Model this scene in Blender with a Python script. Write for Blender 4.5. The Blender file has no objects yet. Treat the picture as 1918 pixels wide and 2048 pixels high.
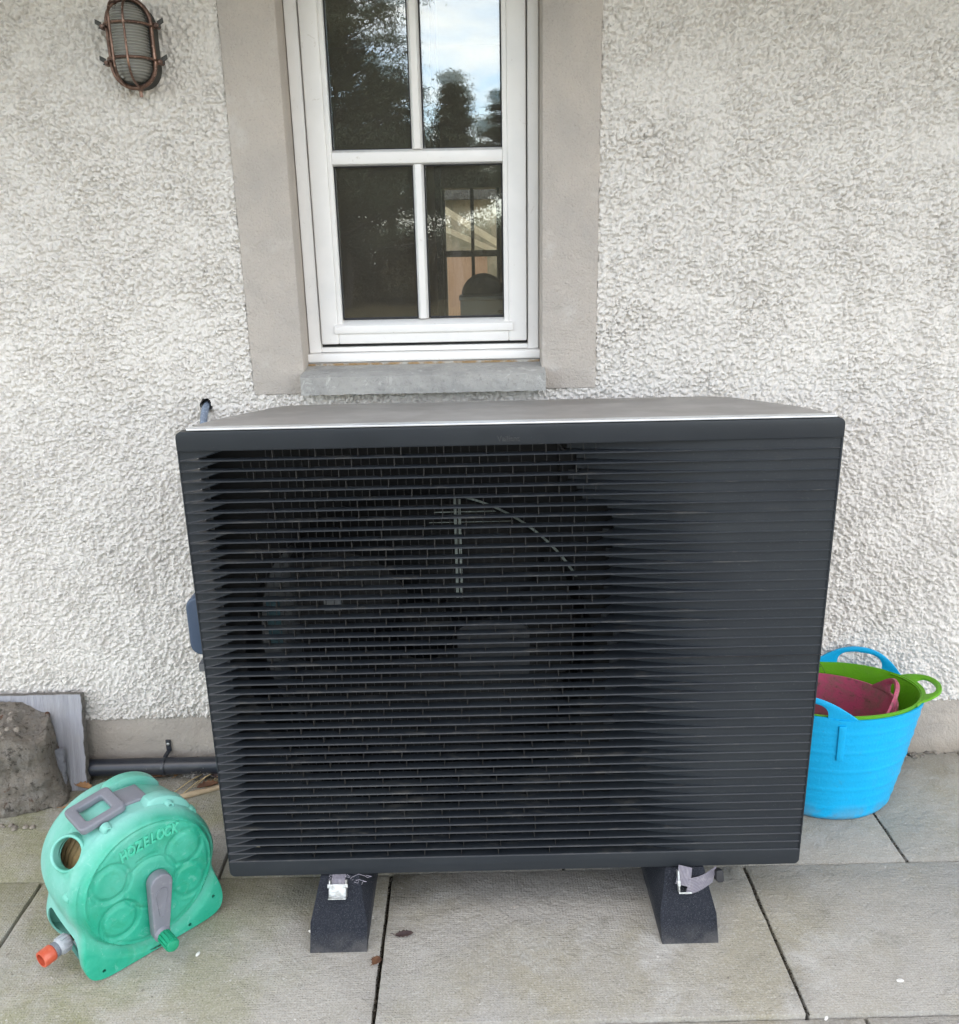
import bpy, bmesh, math, random
import numpy as np
from mathutils import Vector, Matrix, Euler, noise as mnoise
C = bpy.context.scene.collection
S = bpy.context.scene
R = math.radians
PI = math.pi

# ------------------------------------------------------------------ camera, sky, sun, exposure
cam_d = bpy.data.cameras.new('camera')
cam = bpy.data.objects.new('camera', cam_d)
C.objects.link(cam)
tilt, yaw, roll = 0.30174124, -0.00386702, -0.02071852
fw = Vector((-math.sin(yaw)*math.cos(tilt), math.cos(yaw)*math.cos(tilt), -math.sin(tilt)))
rt = Vector((math.cos(yaw), math.sin(yaw), 0)); up = rt.cross(fw)
r2 = math.cos(roll)*rt + math.sin(roll)*up
u2 = -math.sin(roll)*rt + math.cos(roll)*up
m = Matrix((r2, u2, -fw)).transposed().to_4x4()
m.translation = Vector((-0.059488, -1.404094, 1.284196))
cam.matrix_world = m
cam_d.sensor_fit = 'VERTICAL'
cam_d.sensor_height = 24.0
cam_d.lens = 1744.0/2048*24.0
cam_d.clip_start = 0.02
cam_d.clip_end = 500
S.camera = cam

SUN_EL, SUN_ROT = 36.0, 28.0
W = bpy.data.worlds.new('World'); S.world = W; W.use_nodes = True
nt = W.node_tree; nt.nodes.clear()
def wn(t): return nt.nodes.new(t)
out = wn('ShaderNodeOutputWorld'); bg = wn('ShaderNodeBackground')
sky = wn('ShaderNodeTexSky'); sky.sky_type = 'NISHITA'; sky.sun_disc = False
sky.sun_elevation = R(SUN_EL); sky.sun_rotation = R(SUN_ROT)
tc = wn('ShaderNodeTexCoord'); mp = wn('ShaderNodeMapping'); mp.inputs['Scale'].default_value = (1.0, 1.0, 3.2)
nz = wn('ShaderNodeTexNoise'); nz.inputs['Scale'].default_value = 3.4; nz.inputs['Detail'].default_value = 8; nz.inputs['Roughness'].default_value = .58
nz.inputs['Distortion'].default_value = .5
cr = wn('ShaderNodeValToRGB'); cr.color_ramp.elements[0].position = .475; cr.color_ramp.elements[1].position = .66; cr.color_ramp.elements[0].color = (.20, .20, .20, 1)
mx = wn('ShaderNodeMix'); mx.data_type = 'RGBA'; mx.inputs[7].default_value = (8.3, 7.5, 6.5, 1)
nt.links.new(tc.outputs['Generated'], mp.inputs[0]); nt.links.new(mp.outputs[0], nz.inputs['Vector'])
nt.links.new(nz.outputs['Fac'], cr.inputs[0]); nt.links.new(cr.outputs['Color'], mx.inputs[0])
nt.links.new(sky.outputs[0], mx.inputs[6]); nt.links.new(mx.outputs[2], bg.inputs[0])
nt.links.new(bg.outputs[0], out.inputs[0])
bg.inputs[1].default_value = 0.12

sl = bpy.data.lights.new('sun', 'SUN'); sl.energy = 3.0; sl.angle = R(.53); sl.color = (1, .95, .88)
so = bpy.data.objects.new('sun', sl); C.objects.link(so)
sd = Vector((math.sin(R(SUN_ROT))*math.cos(R(SUN_EL)), math.cos(R(SUN_ROT))*math.cos(R(SUN_EL)), math.sin(R(SUN_EL))))
so.rotation_euler = sd.to_track_quat('Z', 'Y').to_euler(); so.location = (0, 8, 9)

S.view_settings.view_transform = 'Standard'; S.view_settings.look = 'None'
S.view_settings.exposure = 2.66; S.view_settings.gamma = 1
S.render.engine = 'CYCLES'
S.cycles.max_bounces = 8; S.cycles.transparent_max_bounces = 16

# ------------------------------------------------------------------ materials
class Mat:
    """small helper round a principled node tree"""
    def __init__(s, name, col=(.5, .5, .5), rough=.6, metal=0., spec=.5, **k):
        s.m = bpy.data.materials.new(name); s.m.use_nodes = True
        s.t = s.m.node_tree; s.n = s.t.nodes; s.p = s.n['Principled BSDF']
        s.p.inputs['Base Color'].default_value = (*col, 1); s.p.inputs['Roughness'].default_value = rough
        s.p.inputs['Metallic'].default_value = metal; s.p.inputs['Specular IOR Level'].default_value = spec
        s.col = None; s.colv = col; s.bumpn = None; s.tc = None
    def new(s, t): return s.n.new(t)
    def link(s, a, b): s.t.links.new(a, b)
    def co(s, scale=(1, 1, 1), rot=(0, 0, 0), kind='Object'):
        if s.tc is None: s.tc = s.new('ShaderNodeTexCoord')
        mp = s.new('ShaderNodeMapping'); mp.inputs['Scale'].default_value = scale; mp.inputs['Rotation'].default_value = rot
        s.link(s.tc.outputs[kind], mp.inputs[0]); return mp.outputs[0]
    def noise(s, scale, detail=4, rough=.55, stretch=(1, 1, 1), dist=0., lo=.4, hi=.6):
        n = s.new('ShaderNodeTexNoise'); n.inputs['Scale'].default_value = scale; n.inputs['Detail'].default_value = detail
        n.inputs['Roughness'].default_value = rough; n.inputs['Distortion'].default_value = dist
        s.link(s.co(stretch), n.inputs['Vector'])
        return s.ramp(n.outputs['Fac'], lo, hi)
    def ramp(s, o, lo, hi):
        r = s.new('ShaderNodeMapRange'); r.inputs[1].default_value = lo; r.inputs[2].default_value = hi
        s.link(o, r.inputs[0]); return r.outputs[0]
    def voro(s, scale, feature='F1', stretch=(1, 1, 1), lo=0., hi=1.):
        n = s.new('ShaderNodeTexVoronoi'); n.feature = feature; n.inputs['Scale'].default_value = scale
        s.link(s.co(stretch), n.inputs['Vector']); return s.ramp(n.outputs['Distance'], lo, hi)
    def mul(s, a, b, op='MULTIPLY'):
        n = s.new('ShaderNodeMath'); n.operation = op; n.use_clamp = op != 'ADD'
        for i, v in enumerate((a, b)):
            if isinstance(v, (int, float)): n.inputs[i].default_value = v
            else: s.link(v, n.inputs[i])
        return n.outputs[0]
    def mix(s, fac, col, amt=1., blend='MIX'):
        """lay a colour over what is there"""
        n = s.new('ShaderNodeMix'); n.data_type = 'RGBA'; n.blend_type = blend
        if amt != 1.: fac = s.mul(fac, amt)
        if isinstance(fac, (int, float)): n.inputs[0].default_value = fac
        else: s.link(fac, n.inputs[0])
        if s.col is None: n.inputs[6].default_value = (*s.colv, 1)
        else: s.link(s.col, n.inputs[6])
        n.inputs[7].default_value = (*col, 1)
        s.col = n.outputs[2]; s.link(s.col, s.p.inputs['Base Color']); return s
    def bump(s, h, dist=.002, strength=1.):
        b = s.new('ShaderNodeBump'); b.inputs['Distance'].default_value = dist; b.inputs['Strength'].default_value = strength
        s.link(h, b.inputs['Height'])
        if s.bumpn is not None: s.link(s.bumpn, b.inputs['Normal'])
        s.bumpn = b.outputs[0]; s.link(s.bumpn, s.p.inputs['Normal']); return s
    def rough(s, fac, a, b):
        r = s.new('ShaderNodeMapRange'); r.inputs[3].default_value = a; r.inputs[4].default_value = b
        s.link(fac, r.inputs[0]); s.link(r.outputs[0], s.p.inputs['Roughness']); return s
    def upface(s, lo=.3, hi=.9):
        g = s.new('ShaderNodeNewGeometry'); x = s.new('ShaderNodeSeparateXYZ'); s.link(g.outputs['Normal'], x.inputs[0])
        return s.ramp(x.outputs[2], lo, hi)
    def island(s):
        g = s.new('ShaderNodeNewGeometry'); return g.outputs['Random Per Island']
    def axis(s, i, lo, hi, kind='Object'):
        x = s.new('ShaderNodeSeparateXYZ'); s.link(s.co(kind=kind), x.inputs[0]); return s.ramp(x.outputs[i], lo, hi)

M = {}
a = Mat('roughcast_render', (.745, .71, .66), .93, spec=.25); M['rough'] = a.m
a.mix(a.noise(2.1, 5, lo=.42, hi=.66), (.69, .655, .61), .35).mix(a.noise(9, 4, lo=.55, hi=.72), (.60, .56, .52), .3)
a.mix(a.noise(210, 3, lo=.60, hi=.72), (.36, .35, .33), .30)
a.mix(a.noise(1.3, 3, lo=.56, hi=.68), (.66, .63, .57), .4)
a.bump(a.noise(420, 3, lo=.3, hi=.7), .0006)
a = Mat('far_render', (.74, .705, .655), .93, spec=.25); M['rough_far'] = a.m
a.bump(a.noise(95, 3, lo=.42, hi=.56), .004)
a = Mat('cement_margin', (.50, .45, .40), .9, spec=.25); M['cement'] = a.m
a.mix(a.noise(5, 6, .6, lo=.4, hi=.65), (.40, .37, .34), .75).mix(a.noise(2.4, 4, lo=.5, hi=.66), (.54, .48, .42), .7)
a.mix(a.noise(14, 5, lo=.6, hi=.72), (.58, .555, .52), .5).mix(a.noise(260, 3, lo=.55, hi=.8), (.22, .20, .18), .35)
a.bump(a.noise(240, 4, lo=.3, hi=.7), .0008).bump(a.noise(30, 4), .0012)
a = Mat('plinth_cement', (.42, .375, .325), .9, spec=.25); M['plinth'] = a.m
a.mix(a.noise(6, 6, .6, stretch=(1, 1, 2), lo=.42, hi=.66), (.33, .30, .265), .7).mix(a.noise(3, 3, lo=.52, hi=.7), (.43, .39, .34), .6)
a.mix(a.axis(2, .05, .0), (.24, .20, .15), .5)
a.bump(a.noise(200, 4, lo=.3, hi=.7), .0008).bump(a.noise(24, 4), .0018)
a = Mat('sill_stone', (.40, .39, .365), .85, spec=.3); M['sill'] = a.m
a.mix(a.noise(9, 7, .65, lo=.45, hi=.6), (.30, .295, .28), .8).mix(a.noise(26, 6, .7, dist=1., lo=.56, hi=.64), (.60, .59, .56), .6)
a.mix(a.noise(110, 4, lo=.6, hi=.7), (.16, .16, .15), .4)
a.bump(a.noise(70, 6, .65, lo=.3, hi=.7), .0018).bump(a.noise(14, 3), .002)
a = Mat('white_upvc', (.84, .82, .79), .32); M['upvc'] = a.m
a.mix(a.noise(8, 5, lo=.5, hi=.75), (.70, .70, .69), .5).mix(a.noise(60, 5, .7, dist=2, lo=.64, hi=.7), (.48, .42, .34), .35)
a.rough(a.noise(20, 4), .28, .45)
a = Mat('black_gasket', (.012, .012, .014), .6); M['gasket'] = a.m
a.mix(a.noise(60, 3, lo=.5, hi=.8), (.05, .05, .05), .5)
a = Mat('brown_sealant', (.30, .20, .10), .8); M['sealant'] = a.m
a.mix(a.noise(40, 5, lo=.45, hi=.6), (.42, .40, .36), 1.).bump(a.noise(90, 4), .002)

def glass_mat(name, refl, tint=(1, 1, 1), dust_veil=.034):
    g = bpy.data.materials.new(name); g.use_nodes = True; t = g.node_tree; t.nodes.clear()
    o = t.nodes.new('ShaderNodeOutputMaterial'); tr = t.nodes.new('ShaderNodeBsdfTransparent'); gl = t.nodes.new('ShaderNodeBsdfGlossy')
    mxx = t.nodes.new('ShaderNodeMixShader'); fr = t.nodes.new('ShaderNodeFresnel'); fr.inputs[0].default_value = 1.5
    ad = t.nodes.new('ShaderNodeMath'); ad.operation = 'ADD'; ad.inputs[1].default_value = refl; ad.use_clamp = True
    gl.inputs['Roughness'].default_value = .004; gl.inputs['Color'].default_value = (.86, .93, 1, 1); tr.inputs[0].default_value = (*tint, 1)
    nz = t.nodes.new('ShaderNodeTexNoise'); nz.inputs['Scale'].default_value = 5.0; nz.inputs['Detail'].default_value = 1
    tcc = t.nodes.new('ShaderNodeTexCoord'); t.links.new(tcc.outputs['Object'], nz.inputs['Vector'])
    bp = t.nodes.new('ShaderNodeBump'); bp.inputs['Distance'].default_value = .0006; bp.inputs['Strength'].default_value = .6
    t.links.new(nz.outputs['Fac'], bp.inputs['Height']); t.links.new(bp.outputs[0], gl.inputs['Normal'])
    t.links.new(fr.outputs[0], ad.inputs[0]); t.links.new(ad.outputs[0], mxx.inputs[0])
    t.links.new(tr.outputs[0], mxx.inputs[1]); t.links.new(gl.outputs[0], mxx.inputs[2]); t.links.new(mxx.outputs[0], o.inputs[0])
    df = t.nodes.new('ShaderNodeBsdfDiffuse'); df.inputs[0].default_value = (.62, .56, .47, 1)
    m2 = t.nodes.new('ShaderNodeMixShader'); m2.inputs[0].default_value = dust_veil  # even dusty film, mixed in as a veil that lifts the dark reflections
    t.links.new(mxx.outputs[0], m2.inputs[1]); t.links.new(df.outputs[0], m2.inputs[2]); t.links.new(m2.outputs[0], o.inputs[0])
    return g
M['glass'] = glass_mat('coated_window_glass', .065, (.93, .95, .93))
M['glass_in'] = glass_mat('inner_window_glass', .0, (.95, .96, .95), .01)

a = Mat('anthracite_plastic', (.0155, .0195, .0245), .44, spec=.40); M['panel'] = a.m
a.mix(a.noise(7, 6, .6, stretch=(.35, 1, 1), lo=.45, hi=.7), (.024, .029, .033), .8)
a.mix(a.noise(30, 6, .7, stretch=(.3, 1, 1), dist=1., lo=.60, hi=.74), (.04, .04, .039), .3)
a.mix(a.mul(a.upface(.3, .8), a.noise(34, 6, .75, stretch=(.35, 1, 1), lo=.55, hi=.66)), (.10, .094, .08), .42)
a.mix(a.noise(900, 1, lo=.74, hi=.78), (.3, .3, .28), .5)
a.rough(a.noise(12, 5, lo=.3, hi=.7), .36, .56)
a = Mat('dark_interior', (.006, .0065, .008), .6); M['inner'] = a.m
a.mix(a.noise(20, 4), (.010, .010, .011), .6)
a = Mat('grey_guard', (.012, .012, .012), .5); M['guard'] = a.m
a.mix(a.noise(60, 4, lo=.45, hi=.65), (.035, .033, .03), .6)
a = Mat('fan_plastic', (.003, .0035, .0045), .5, spec=.25); M['fan'] = a.m
a.mix(a.noise(16, 4), (.004, .0045, .005), .5)
a = Mat('lid_metal', (.30, .285, .27), .46, metal=.0, spec=.5); M['lid'] = a.m
a.mix(a.noise(4, 5, stretch=(.5, 1, 1), lo=.42, hi=.66), (.33, .31, .29), .5).mix(a.noise(22, 5, stretch=(.3, 1, 1), lo=.55, hi=.75), (.27, .26, .25), .25)
a.rough(a.noise(10, 4), .38, .55)
a = Mat('bright_trim', (.75, .78, .80), .28, metal=.6); M['trim'] = a.m
a.mix(a.noise(30, 4, lo=.5, hi=.8), (.55, .56, .57), .5)
a = Mat('casing_metal', (.12, .13, .14), .5, spec=.5); M['casing'] = a.m
a.mix(a.noise(6, 4), (.15, .15, .15), .5)
a = Mat('motor_casing', (.028, .032, .038), .5); M['cover_dark'] = a.m
a.mix(a.noise(20, 4), (.018, .02, .024), .6)
a = Mat('slate_blue_plastic', (.045, .07, .12), .5); M['cover'] = a.m
a.mix(a.noise(12, 4), (.055, .08, .125), .5)
a = Mat('pale_foil', (.26, .30, .28), .5); M['foil'] = a.m
a.mix(a.noise(40, 4, stretch=(2, 1, .2), lo=.45, hi=.6), (.12, .14, .13), .6)
a = Mat('teal_label', (.012, .05, .065), .5); M['teal'] = a.m
a.mix(a.noise(50, 3), (.008, .03, .04), .5)
a = Mat('recycled_rubber', (.024, .028, .038), .9, spec=.25); M['rubber'] = a.m
a.mix(a.noise(380, 4, .7, lo=.5, hi=.66), (.085, .09, .11), .65).mix(a.noise(900, 1, lo=.735, hi=.76), (.5, .5, .47), .8)
a.mix(a.mul(a.axis(2, .035, .0), a.noise(30, 5, lo=.3, hi=.6)), (.16, .155, .15), .65)
a.bump(a.noise(320, 4, .7, lo=.3, hi=.7), .003)
a = Mat('grey_webbing', (.30, .285, .33), .8); M['web'] = a.m
w = a.new('ShaderNodeTexWave'); w.inputs['Scale'].default_value = 3.2; w.bands_direction = 'X'; a.link(a.co(kind='UV'), w.inputs['Vector'])
a.mix(w.outputs['Fac'], (.09, .08, .10), .75).mix(a.noise(120, 4, lo=.5, hi=.7), (.42, .40, .40), .4)
a.bump(w.outputs['Fac'], .001)
a = Mat('zinc_buckle', (.55, .57, .56), .42, metal=.75); M['zinc'] = a.m
a.mix(a.noise(80, 5, lo=.45, hi=.65), (.30, .29, .26), .8).bump(a.noise(160, 4), .0008)

a = Mat('concrete_slab', (.37, .345, .29), .88, spec=.3); M['slab'] = a.m
a.mix(a.island(), (.355, .34, .31), .7)
a.mix(a.noise(1.5, 5, .55, lo=.46, hi=.62), (.335, .325, .305), .8)
a.mix(a.noise(3.1, 6, .6, lo=.46, hi=.62), (.31, .28, .195), .7)
a.mix(a.noise(5.2, 6, .65, lo=.54, hi=.68), (.45, .435, .40), .8)
a.mix(a.noise(9, 6, .7, dist=.6, lo=.60, hi=.72), (.20, .19, .14), .5)
a.mix(a.mul(a.axis(0, -.1, -.8), a.noise(4.2, 5, .6, dist=.4, lo=.43, hi=.58)), (.24, .235, .13), .85)
a.mix(a.noise(240, 4, .7, lo=.50, hi=.68), (.56, .54, .50), .45)
a.mix(a.noise(330, 4, .7, lo=.55, hi=.68), (.13, .12, .10), .45)
a.mix(a.noise(75, 2, .5, lo=.735, hi=.76), (.62, .60, .56), .7)
a.mix(a.noise(60, 2, .5, lo=.76, hi=.79), (.05, .045, .035), .8)
wx = a.new('ShaderNodeTexWave'); wx.inputs['Scale'].default_value = 55; wx.bands_direction = 'X'; wx.inputs['Distortion'].default_value = 1.2; a.link(a.co(), wx.inputs['Vector'])
wy = a.new('ShaderNodeTexWave'); wy.inputs['Scale'].default_value = 62; wy.bands_direction = 'Y'; wy.inputs['Distortion'].default_value = 1.2; a.link(a.co(), wy.inputs['Vector'])
wv = a.mul(wx.outputs['Fac'], wy.outputs['Fac'])
a.mix(wv, (.42, .40, .37), .14)
a.bump(wv, .0005).bump(a.noise(140, 5, .7, lo=.3, hi=.7), .0014).bump(a.noise(18, 4), .002)
a = Mat('joint_dirt', (.035, .03, .022), .95, spec=.1); M['dirt'] = a.m
a.mix(a.noise(90, 5, lo=.5, hi=.62), (.10, .085, .06), .8).bump(a.noise(120, 4), .004)
a = Mat('mortar_crumb', (.33, .29, .24), .9); M['crumb'] = a.m
a.mix(a.island(), (.16, .14, .12), .9).bump(a.noise(200, 4), .001)

a = Mat('faded_green_plastic', (.010, .31, .190), .34, spec=.4); M['green'] = a.m
g = a.noise(11, 6, .6, lo=.40, hi=.64)
a.mix(g, (.05, .41, .28), .75)
a.mix(a.noise(48, 7, .75, dist=1.2, lo=.56, hi=.64), (.20, .50, .40), .35)
a.mix(a.noise(26, 6, .7, dist=.8, lo=.52, hi=.66), (.012, .27, .14), .5)
a.mix(a.mul(a.axis(1, .004, .030), a.noise(9, 5, lo=.22, hi=.55)), (.26, .55, .50), .72)
a.mix(a.mul(a.axis(2, .12, .26), a.noise(7, 4, lo=.35, hi=.65)), (.30, .60, .54), .4)
a.mix(a.noise(160, 4, .8, lo=.68, hi=.74), (.5, .75, .68), .35).mix(a.noise(130, 3, lo=.73, hi=.76), (.03, .08, .06), .6)
a.rough(g, .38, .6); a.bump(a.noise(90, 4, lo=.3, hi=.7), .0004)
a = Mat('highlight_green', (.09, .50, .34), .4); M['highlight'] = a.m  # lighter green painted in for the highlights on the embossed letters
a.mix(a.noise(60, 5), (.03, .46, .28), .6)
a = Mat('dark_green_plastic', (.008, .20, .11), .45); M['green_dark'] = a.m
a.mix(a.noise(30, 4), (.02, .28, .16), .5)
a = Mat('crank_grip_green', (.005, .26, .13), .4); M['grip'] = a.m
a.mix(a.noise(60, 4), (.02, .34, .19), .5)
a = Mat('grey_plastic', (.19, .195, .225), .45); M['grey'] = a.m
a.mix(a.noise(14, 6, .6, lo=.42, hi=.65), (.15, .155, .175), .7).mix(a.noise(90, 5, lo=.6, hi=.7), (.27, .27, .28), .5)
a = Mat('light_grey_plastic', (.42, .44, .47), .4); M['greyl'] = a.m
a.mix(a.noise(30, 4), (.36, .37, .40), .6)
a = Mat('orange_plastic', (.52, .085, .04), .4); M['orange'] = a.m
a.mix(a.noise(70, 5, lo=.5, hi=.68), (.62, .17, .10), .7)
a = Mat('tan_hose', (.42, .29, .14), .5); M['hose'] = a.m
a.mix(a.noise(40, 4), (.33, .22, .10), .6)
a = Mat('brass', (.45, .33, .14), .35, metal=.9); M['brass'] = a.m
a.mix(a.noise(60, 4), (.3, .22, .1), .6)

def tub_mat(name, c, c2, dirt=0.):
    a = Mat(name, c, .42, spec=.4); a.mix(a.noise(12, 5, lo=.4, hi=.65), c2, .7)
    a.mix(a.noise(34, 6, .7, dist=.6, lo=.57, hi=.70), tuple(x*.72+.03 for x in c), .5); a.mix(a.noise(120, 4, .7, lo=.68, hi=.72), (.10, .09, .07), .5); a.mix(a.mul(a.axis(2, .05, .0), a.noise(30, 5, lo=.4, hi=.6)), (.20, .20, .17), .5)
    if dirt:
        a.mix(a.noise(22, 7, .7, dist=.5, lo=.46, hi=.62), (.26, .13, .12), dirt).mix(a.noise(60, 5, .7, lo=.55, hi=.66), (.11, .08, .06), dirt*.7)
    a.bump(a.noise(160, 3, lo=.3, hi=.7), .0003)
    return a.m
M['blue'] = tub_mat('blue_flexible_plastic', (.001, .41, .76), (.001, .38, .70))
M['lime'] = tub_mat('lime_flexible_plastic', (.125, .38, .012), (.10, .33, .010))
M['pink'] = tub_mat('pink_flexible_plastic', (.50, .085, .17), (.42, .10, .15), .85)
a = Mat('bark', (.42, .37, .31), .95, spec=.15); M['bark'] = a.m
a.mix(a.noise(28, 7, .7, dist=.6, lo=.42, hi=.60), (.42, .39, .35), .8).mix(a.noise(60, 7, .75, lo=.54, hi=.62), (.09, .078, .065), .75)
a.mix(a.noise(9, 5, .6, stretch=(2.2, 1, .8), dist=1., lo=.60, hi=.65), (.17, .055, .02), .85).mix(a.noise(180, 3, lo=.66, hi=.70), (.5, .48, .44), .6)
a.mix(a.ramp(a.voro(55, 'DISTANCE_TO_EDGE', stretch=(1, 1, .5), lo=0, hi=.12), 1., .0), (.12, .10, .085), .14)
a.bump(a.noise(45, 7, .75, dist=.5, lo=.35, hi=.65), .014).bump(a.noise(170, 5, .7), .003)
a = Mat('brushed_stone', (.36, .36, .39), .75, spec=.3); M['stone'] = a.m
a.mix(a.noise(9, 6, .6, stretch=(6, 1, .25), lo=.42, hi=.62), (.28, .28, .30), .75).mix(a.noise(60, 4, stretch=(4, 1, .12), lo=.52, hi=.66), (.43, .43, .45), .5)
a.mix(a.noise(4, 4, lo=.5, hi=.66), (.36, .33, .29), .5).bump(a.noise(60, 4, stretch=(4, 1, .2)), .0008)
a = Mat('stone_edge', (.26, .245, .225), .9); M['stone_edge'] = a.m
a.mix(a.noise(60, 5), (.18, .17, .15), .7).bump(a.noise(70, 5, .7), .004)
a = Mat('slate', (.20, .205, .225), .7); M['slate'] = a.m
a.mix(a.noise(16, 6, .65, lo=.45, hi=.62), (.26, .26, .275), .8).bump(a.noise(50, 6), .0015)
a = Mat('black_pipe', (.020, .024, .034), .33, spec=.6); M['pipe'] = a.m
a.mix(a.noise(30, 6, .7, stretch=(.4, 1, 1), lo=.50, hi=.66), (.06, .06, .065), .6)
a.mix(a.noise(140, 3, lo=.7, hi=.73), (.4, .4, .4), .5)
a = Mat('antique_copper', (.22, .135, .10), .40, metal=.85); M['copper'] = a.m
a.mix(a.noise(60, 6, .65, lo=.40, hi=.62), (.10, .065, .055), .9).mix(a.noise(120, 4, lo=.58, hi=.7), (.55, .38, .30), .7)
a.rough(a.noise(60, 4), .3, .55)
a = Mat('lamp_back', (.05, .05, .045), .6, metal=.3); M['lampback'] = a.m
a.mix(a.noise(30, 4), (.09, .085, .075), .5)
a = Mat('ribbed_lamp_glass', (.42, .42, .38), .06); M['lampglass'] = a.m
a.p.inputs['Transmission Weight'].default_value = .45; a.p.inputs['IOR'].default_value = 1.45
wz = a.new('ShaderNodeTexWave'); wz.inputs['Scale'].default_value = 62; wz.bands_direction = 'Z'; a.link(a.co(), wz.inputs['Vector'])
a.mix(wz.outputs['Fac'], (.16, .16, .14), .5).bump(wz.outputs['Fac'], .0009)
a = Mat('braided_conduit', (.27, .33, .42), .5); M['conduit'] = a.m
a.mix(a.voro(240, lo=.2, hi=.6), (.13, .16, .21), .7).bump(a.voro(240), .001)
a = Mat('bamboo', (.58, .46, .31), .7); M['cane'] = a.m
a.mix(a.noise(60, 5, stretch=(.2, 1, 1), lo=.45, hi=.62), (.40, .30, .19), .7)
a = Mat('dead_leaf', (.14, .065, .03), .8); M['leaf'] = a.m
a.mix(a.noise(50, 5), (.07, .03, .018), .8)
a = Mat('tan_leaf', (.36, .20, .09), .8); M['leaf2'] = a.m
a.mix(a.noise(50, 5), (.22, .11, .05), .8)
a = Mat('dark_leaf', (.045, .028, .028), .75); M['leaf3'] = a.m
a.mix(a.noise(50, 5), (.09, .06, .05), .8)
a = Mat('dry_stalk', (.50, .38, .20), .8); M['stalk'] = a.m
a.mix(a.noise(50, 5), (.36, .26, .14), .8)
a = Mat('pale_wad', (.46, .43, .40), .85); M['wad'] = a.m
a.mix(a.noise(70, 6, .7, dist=1, lo=.45, hi=.58), (.11, .09, .08), .85).bump(a.noise(120, 6, .7), .006)
a = Mat('white_chip', (.78, .77, .73), .8); M['chip'] = a.m
a.mix(a.noise(70, 3), (.6, .58, .54), .6)
a = Mat('grass', (.10, .078, .040), .9, spec=.1); M['grass'] = a.m
a.mix(a.noise(3, 5, lo=.45, hi=.6), (.13, .095, .05), .9).mix(a.noise(30, 4), (.022, .026, .010), .6).bump(a.noise(60, 4), .03)
a = Mat('pine_foliage', (.018, .024, .016), .9, spec=.1); M['pine'] = a.m
a.mix(a.island(), (.030, .034, .020), .9)
a = Mat('pine_bark', (.035, .028, .024), .95); M['pbark'] = a.m
a.mix(a.noise(12, 5, stretch=(2, 2, .4)), (.018, .015, .013), .8).bump(a.noise(20, 5, stretch=(2, 2, .4)), .02)
a = Mat('bush_foliage', (.030, .028, .016), .9, spec=.1); M['bush'] = a.m
a.mix(a.island(), (.050, .040, .024), .9)
a = Mat('room_plaster', (.42, .35, .27), .9); M['room'] = a.m
a.mix(a.noise(4, 4), (.34, .28, .21), .6)
a = Mat('room_floor', (.16, .11, .07), .6); M['floor'] = a.m
a.mix(a.noise(6, 4, stretch=(8, 1, 1)), (.11, .07, .045), .7)
a = Mat('dark_mullion', (.05, .042, .035), .6); M['mull'] = a.m
a.mix(a.noise(20, 4), (.08, .065, .05), .6)
a = Mat('peach_timber', (.66, .44, .30), .75); M['timber'] = a.m
a.mix(a.noise(10, 5, stretch=(6, 1, .4), lo=.45, hi=.62), (.56, .35, .22), .8)
a = Mat('pale_rafter', (.68, .60, .42), .75); M['rafter'] = a.m
a.mix(a.noise(10, 5, stretch=(1, 1, .4)), (.52, .44, .30), .7)
a = Mat('cream_board', (.34, .29, .20), .8); M['cream'] = a.m
a.mix(a.noise(5, 5, lo=.45, hi=.6), (.20, .19, .12), .9).mix(a.noise(2.2, 4, lo=.5, hi=.62), (.5, .45, .33), .6)
a = Mat('grey_box', (.17, .165, .155), .6); M['box'] = a.m
a.mix(a.noise(20, 4), (.13, .125, .12), .6)
a = Mat('roof_tile', (.10, .095, .09), .85); M['roof'] = a.m
a.mix(a.noise(8, 5), (.06, .055, .05), .8).bump(a.noise(30, 4), .01)
a = Mat('soffit_paint', (.36, .35, .33), .7); M['soffit'] = a.m
a.mix(a.noise(5, 4), (.30, .29, .27), .5)

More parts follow.
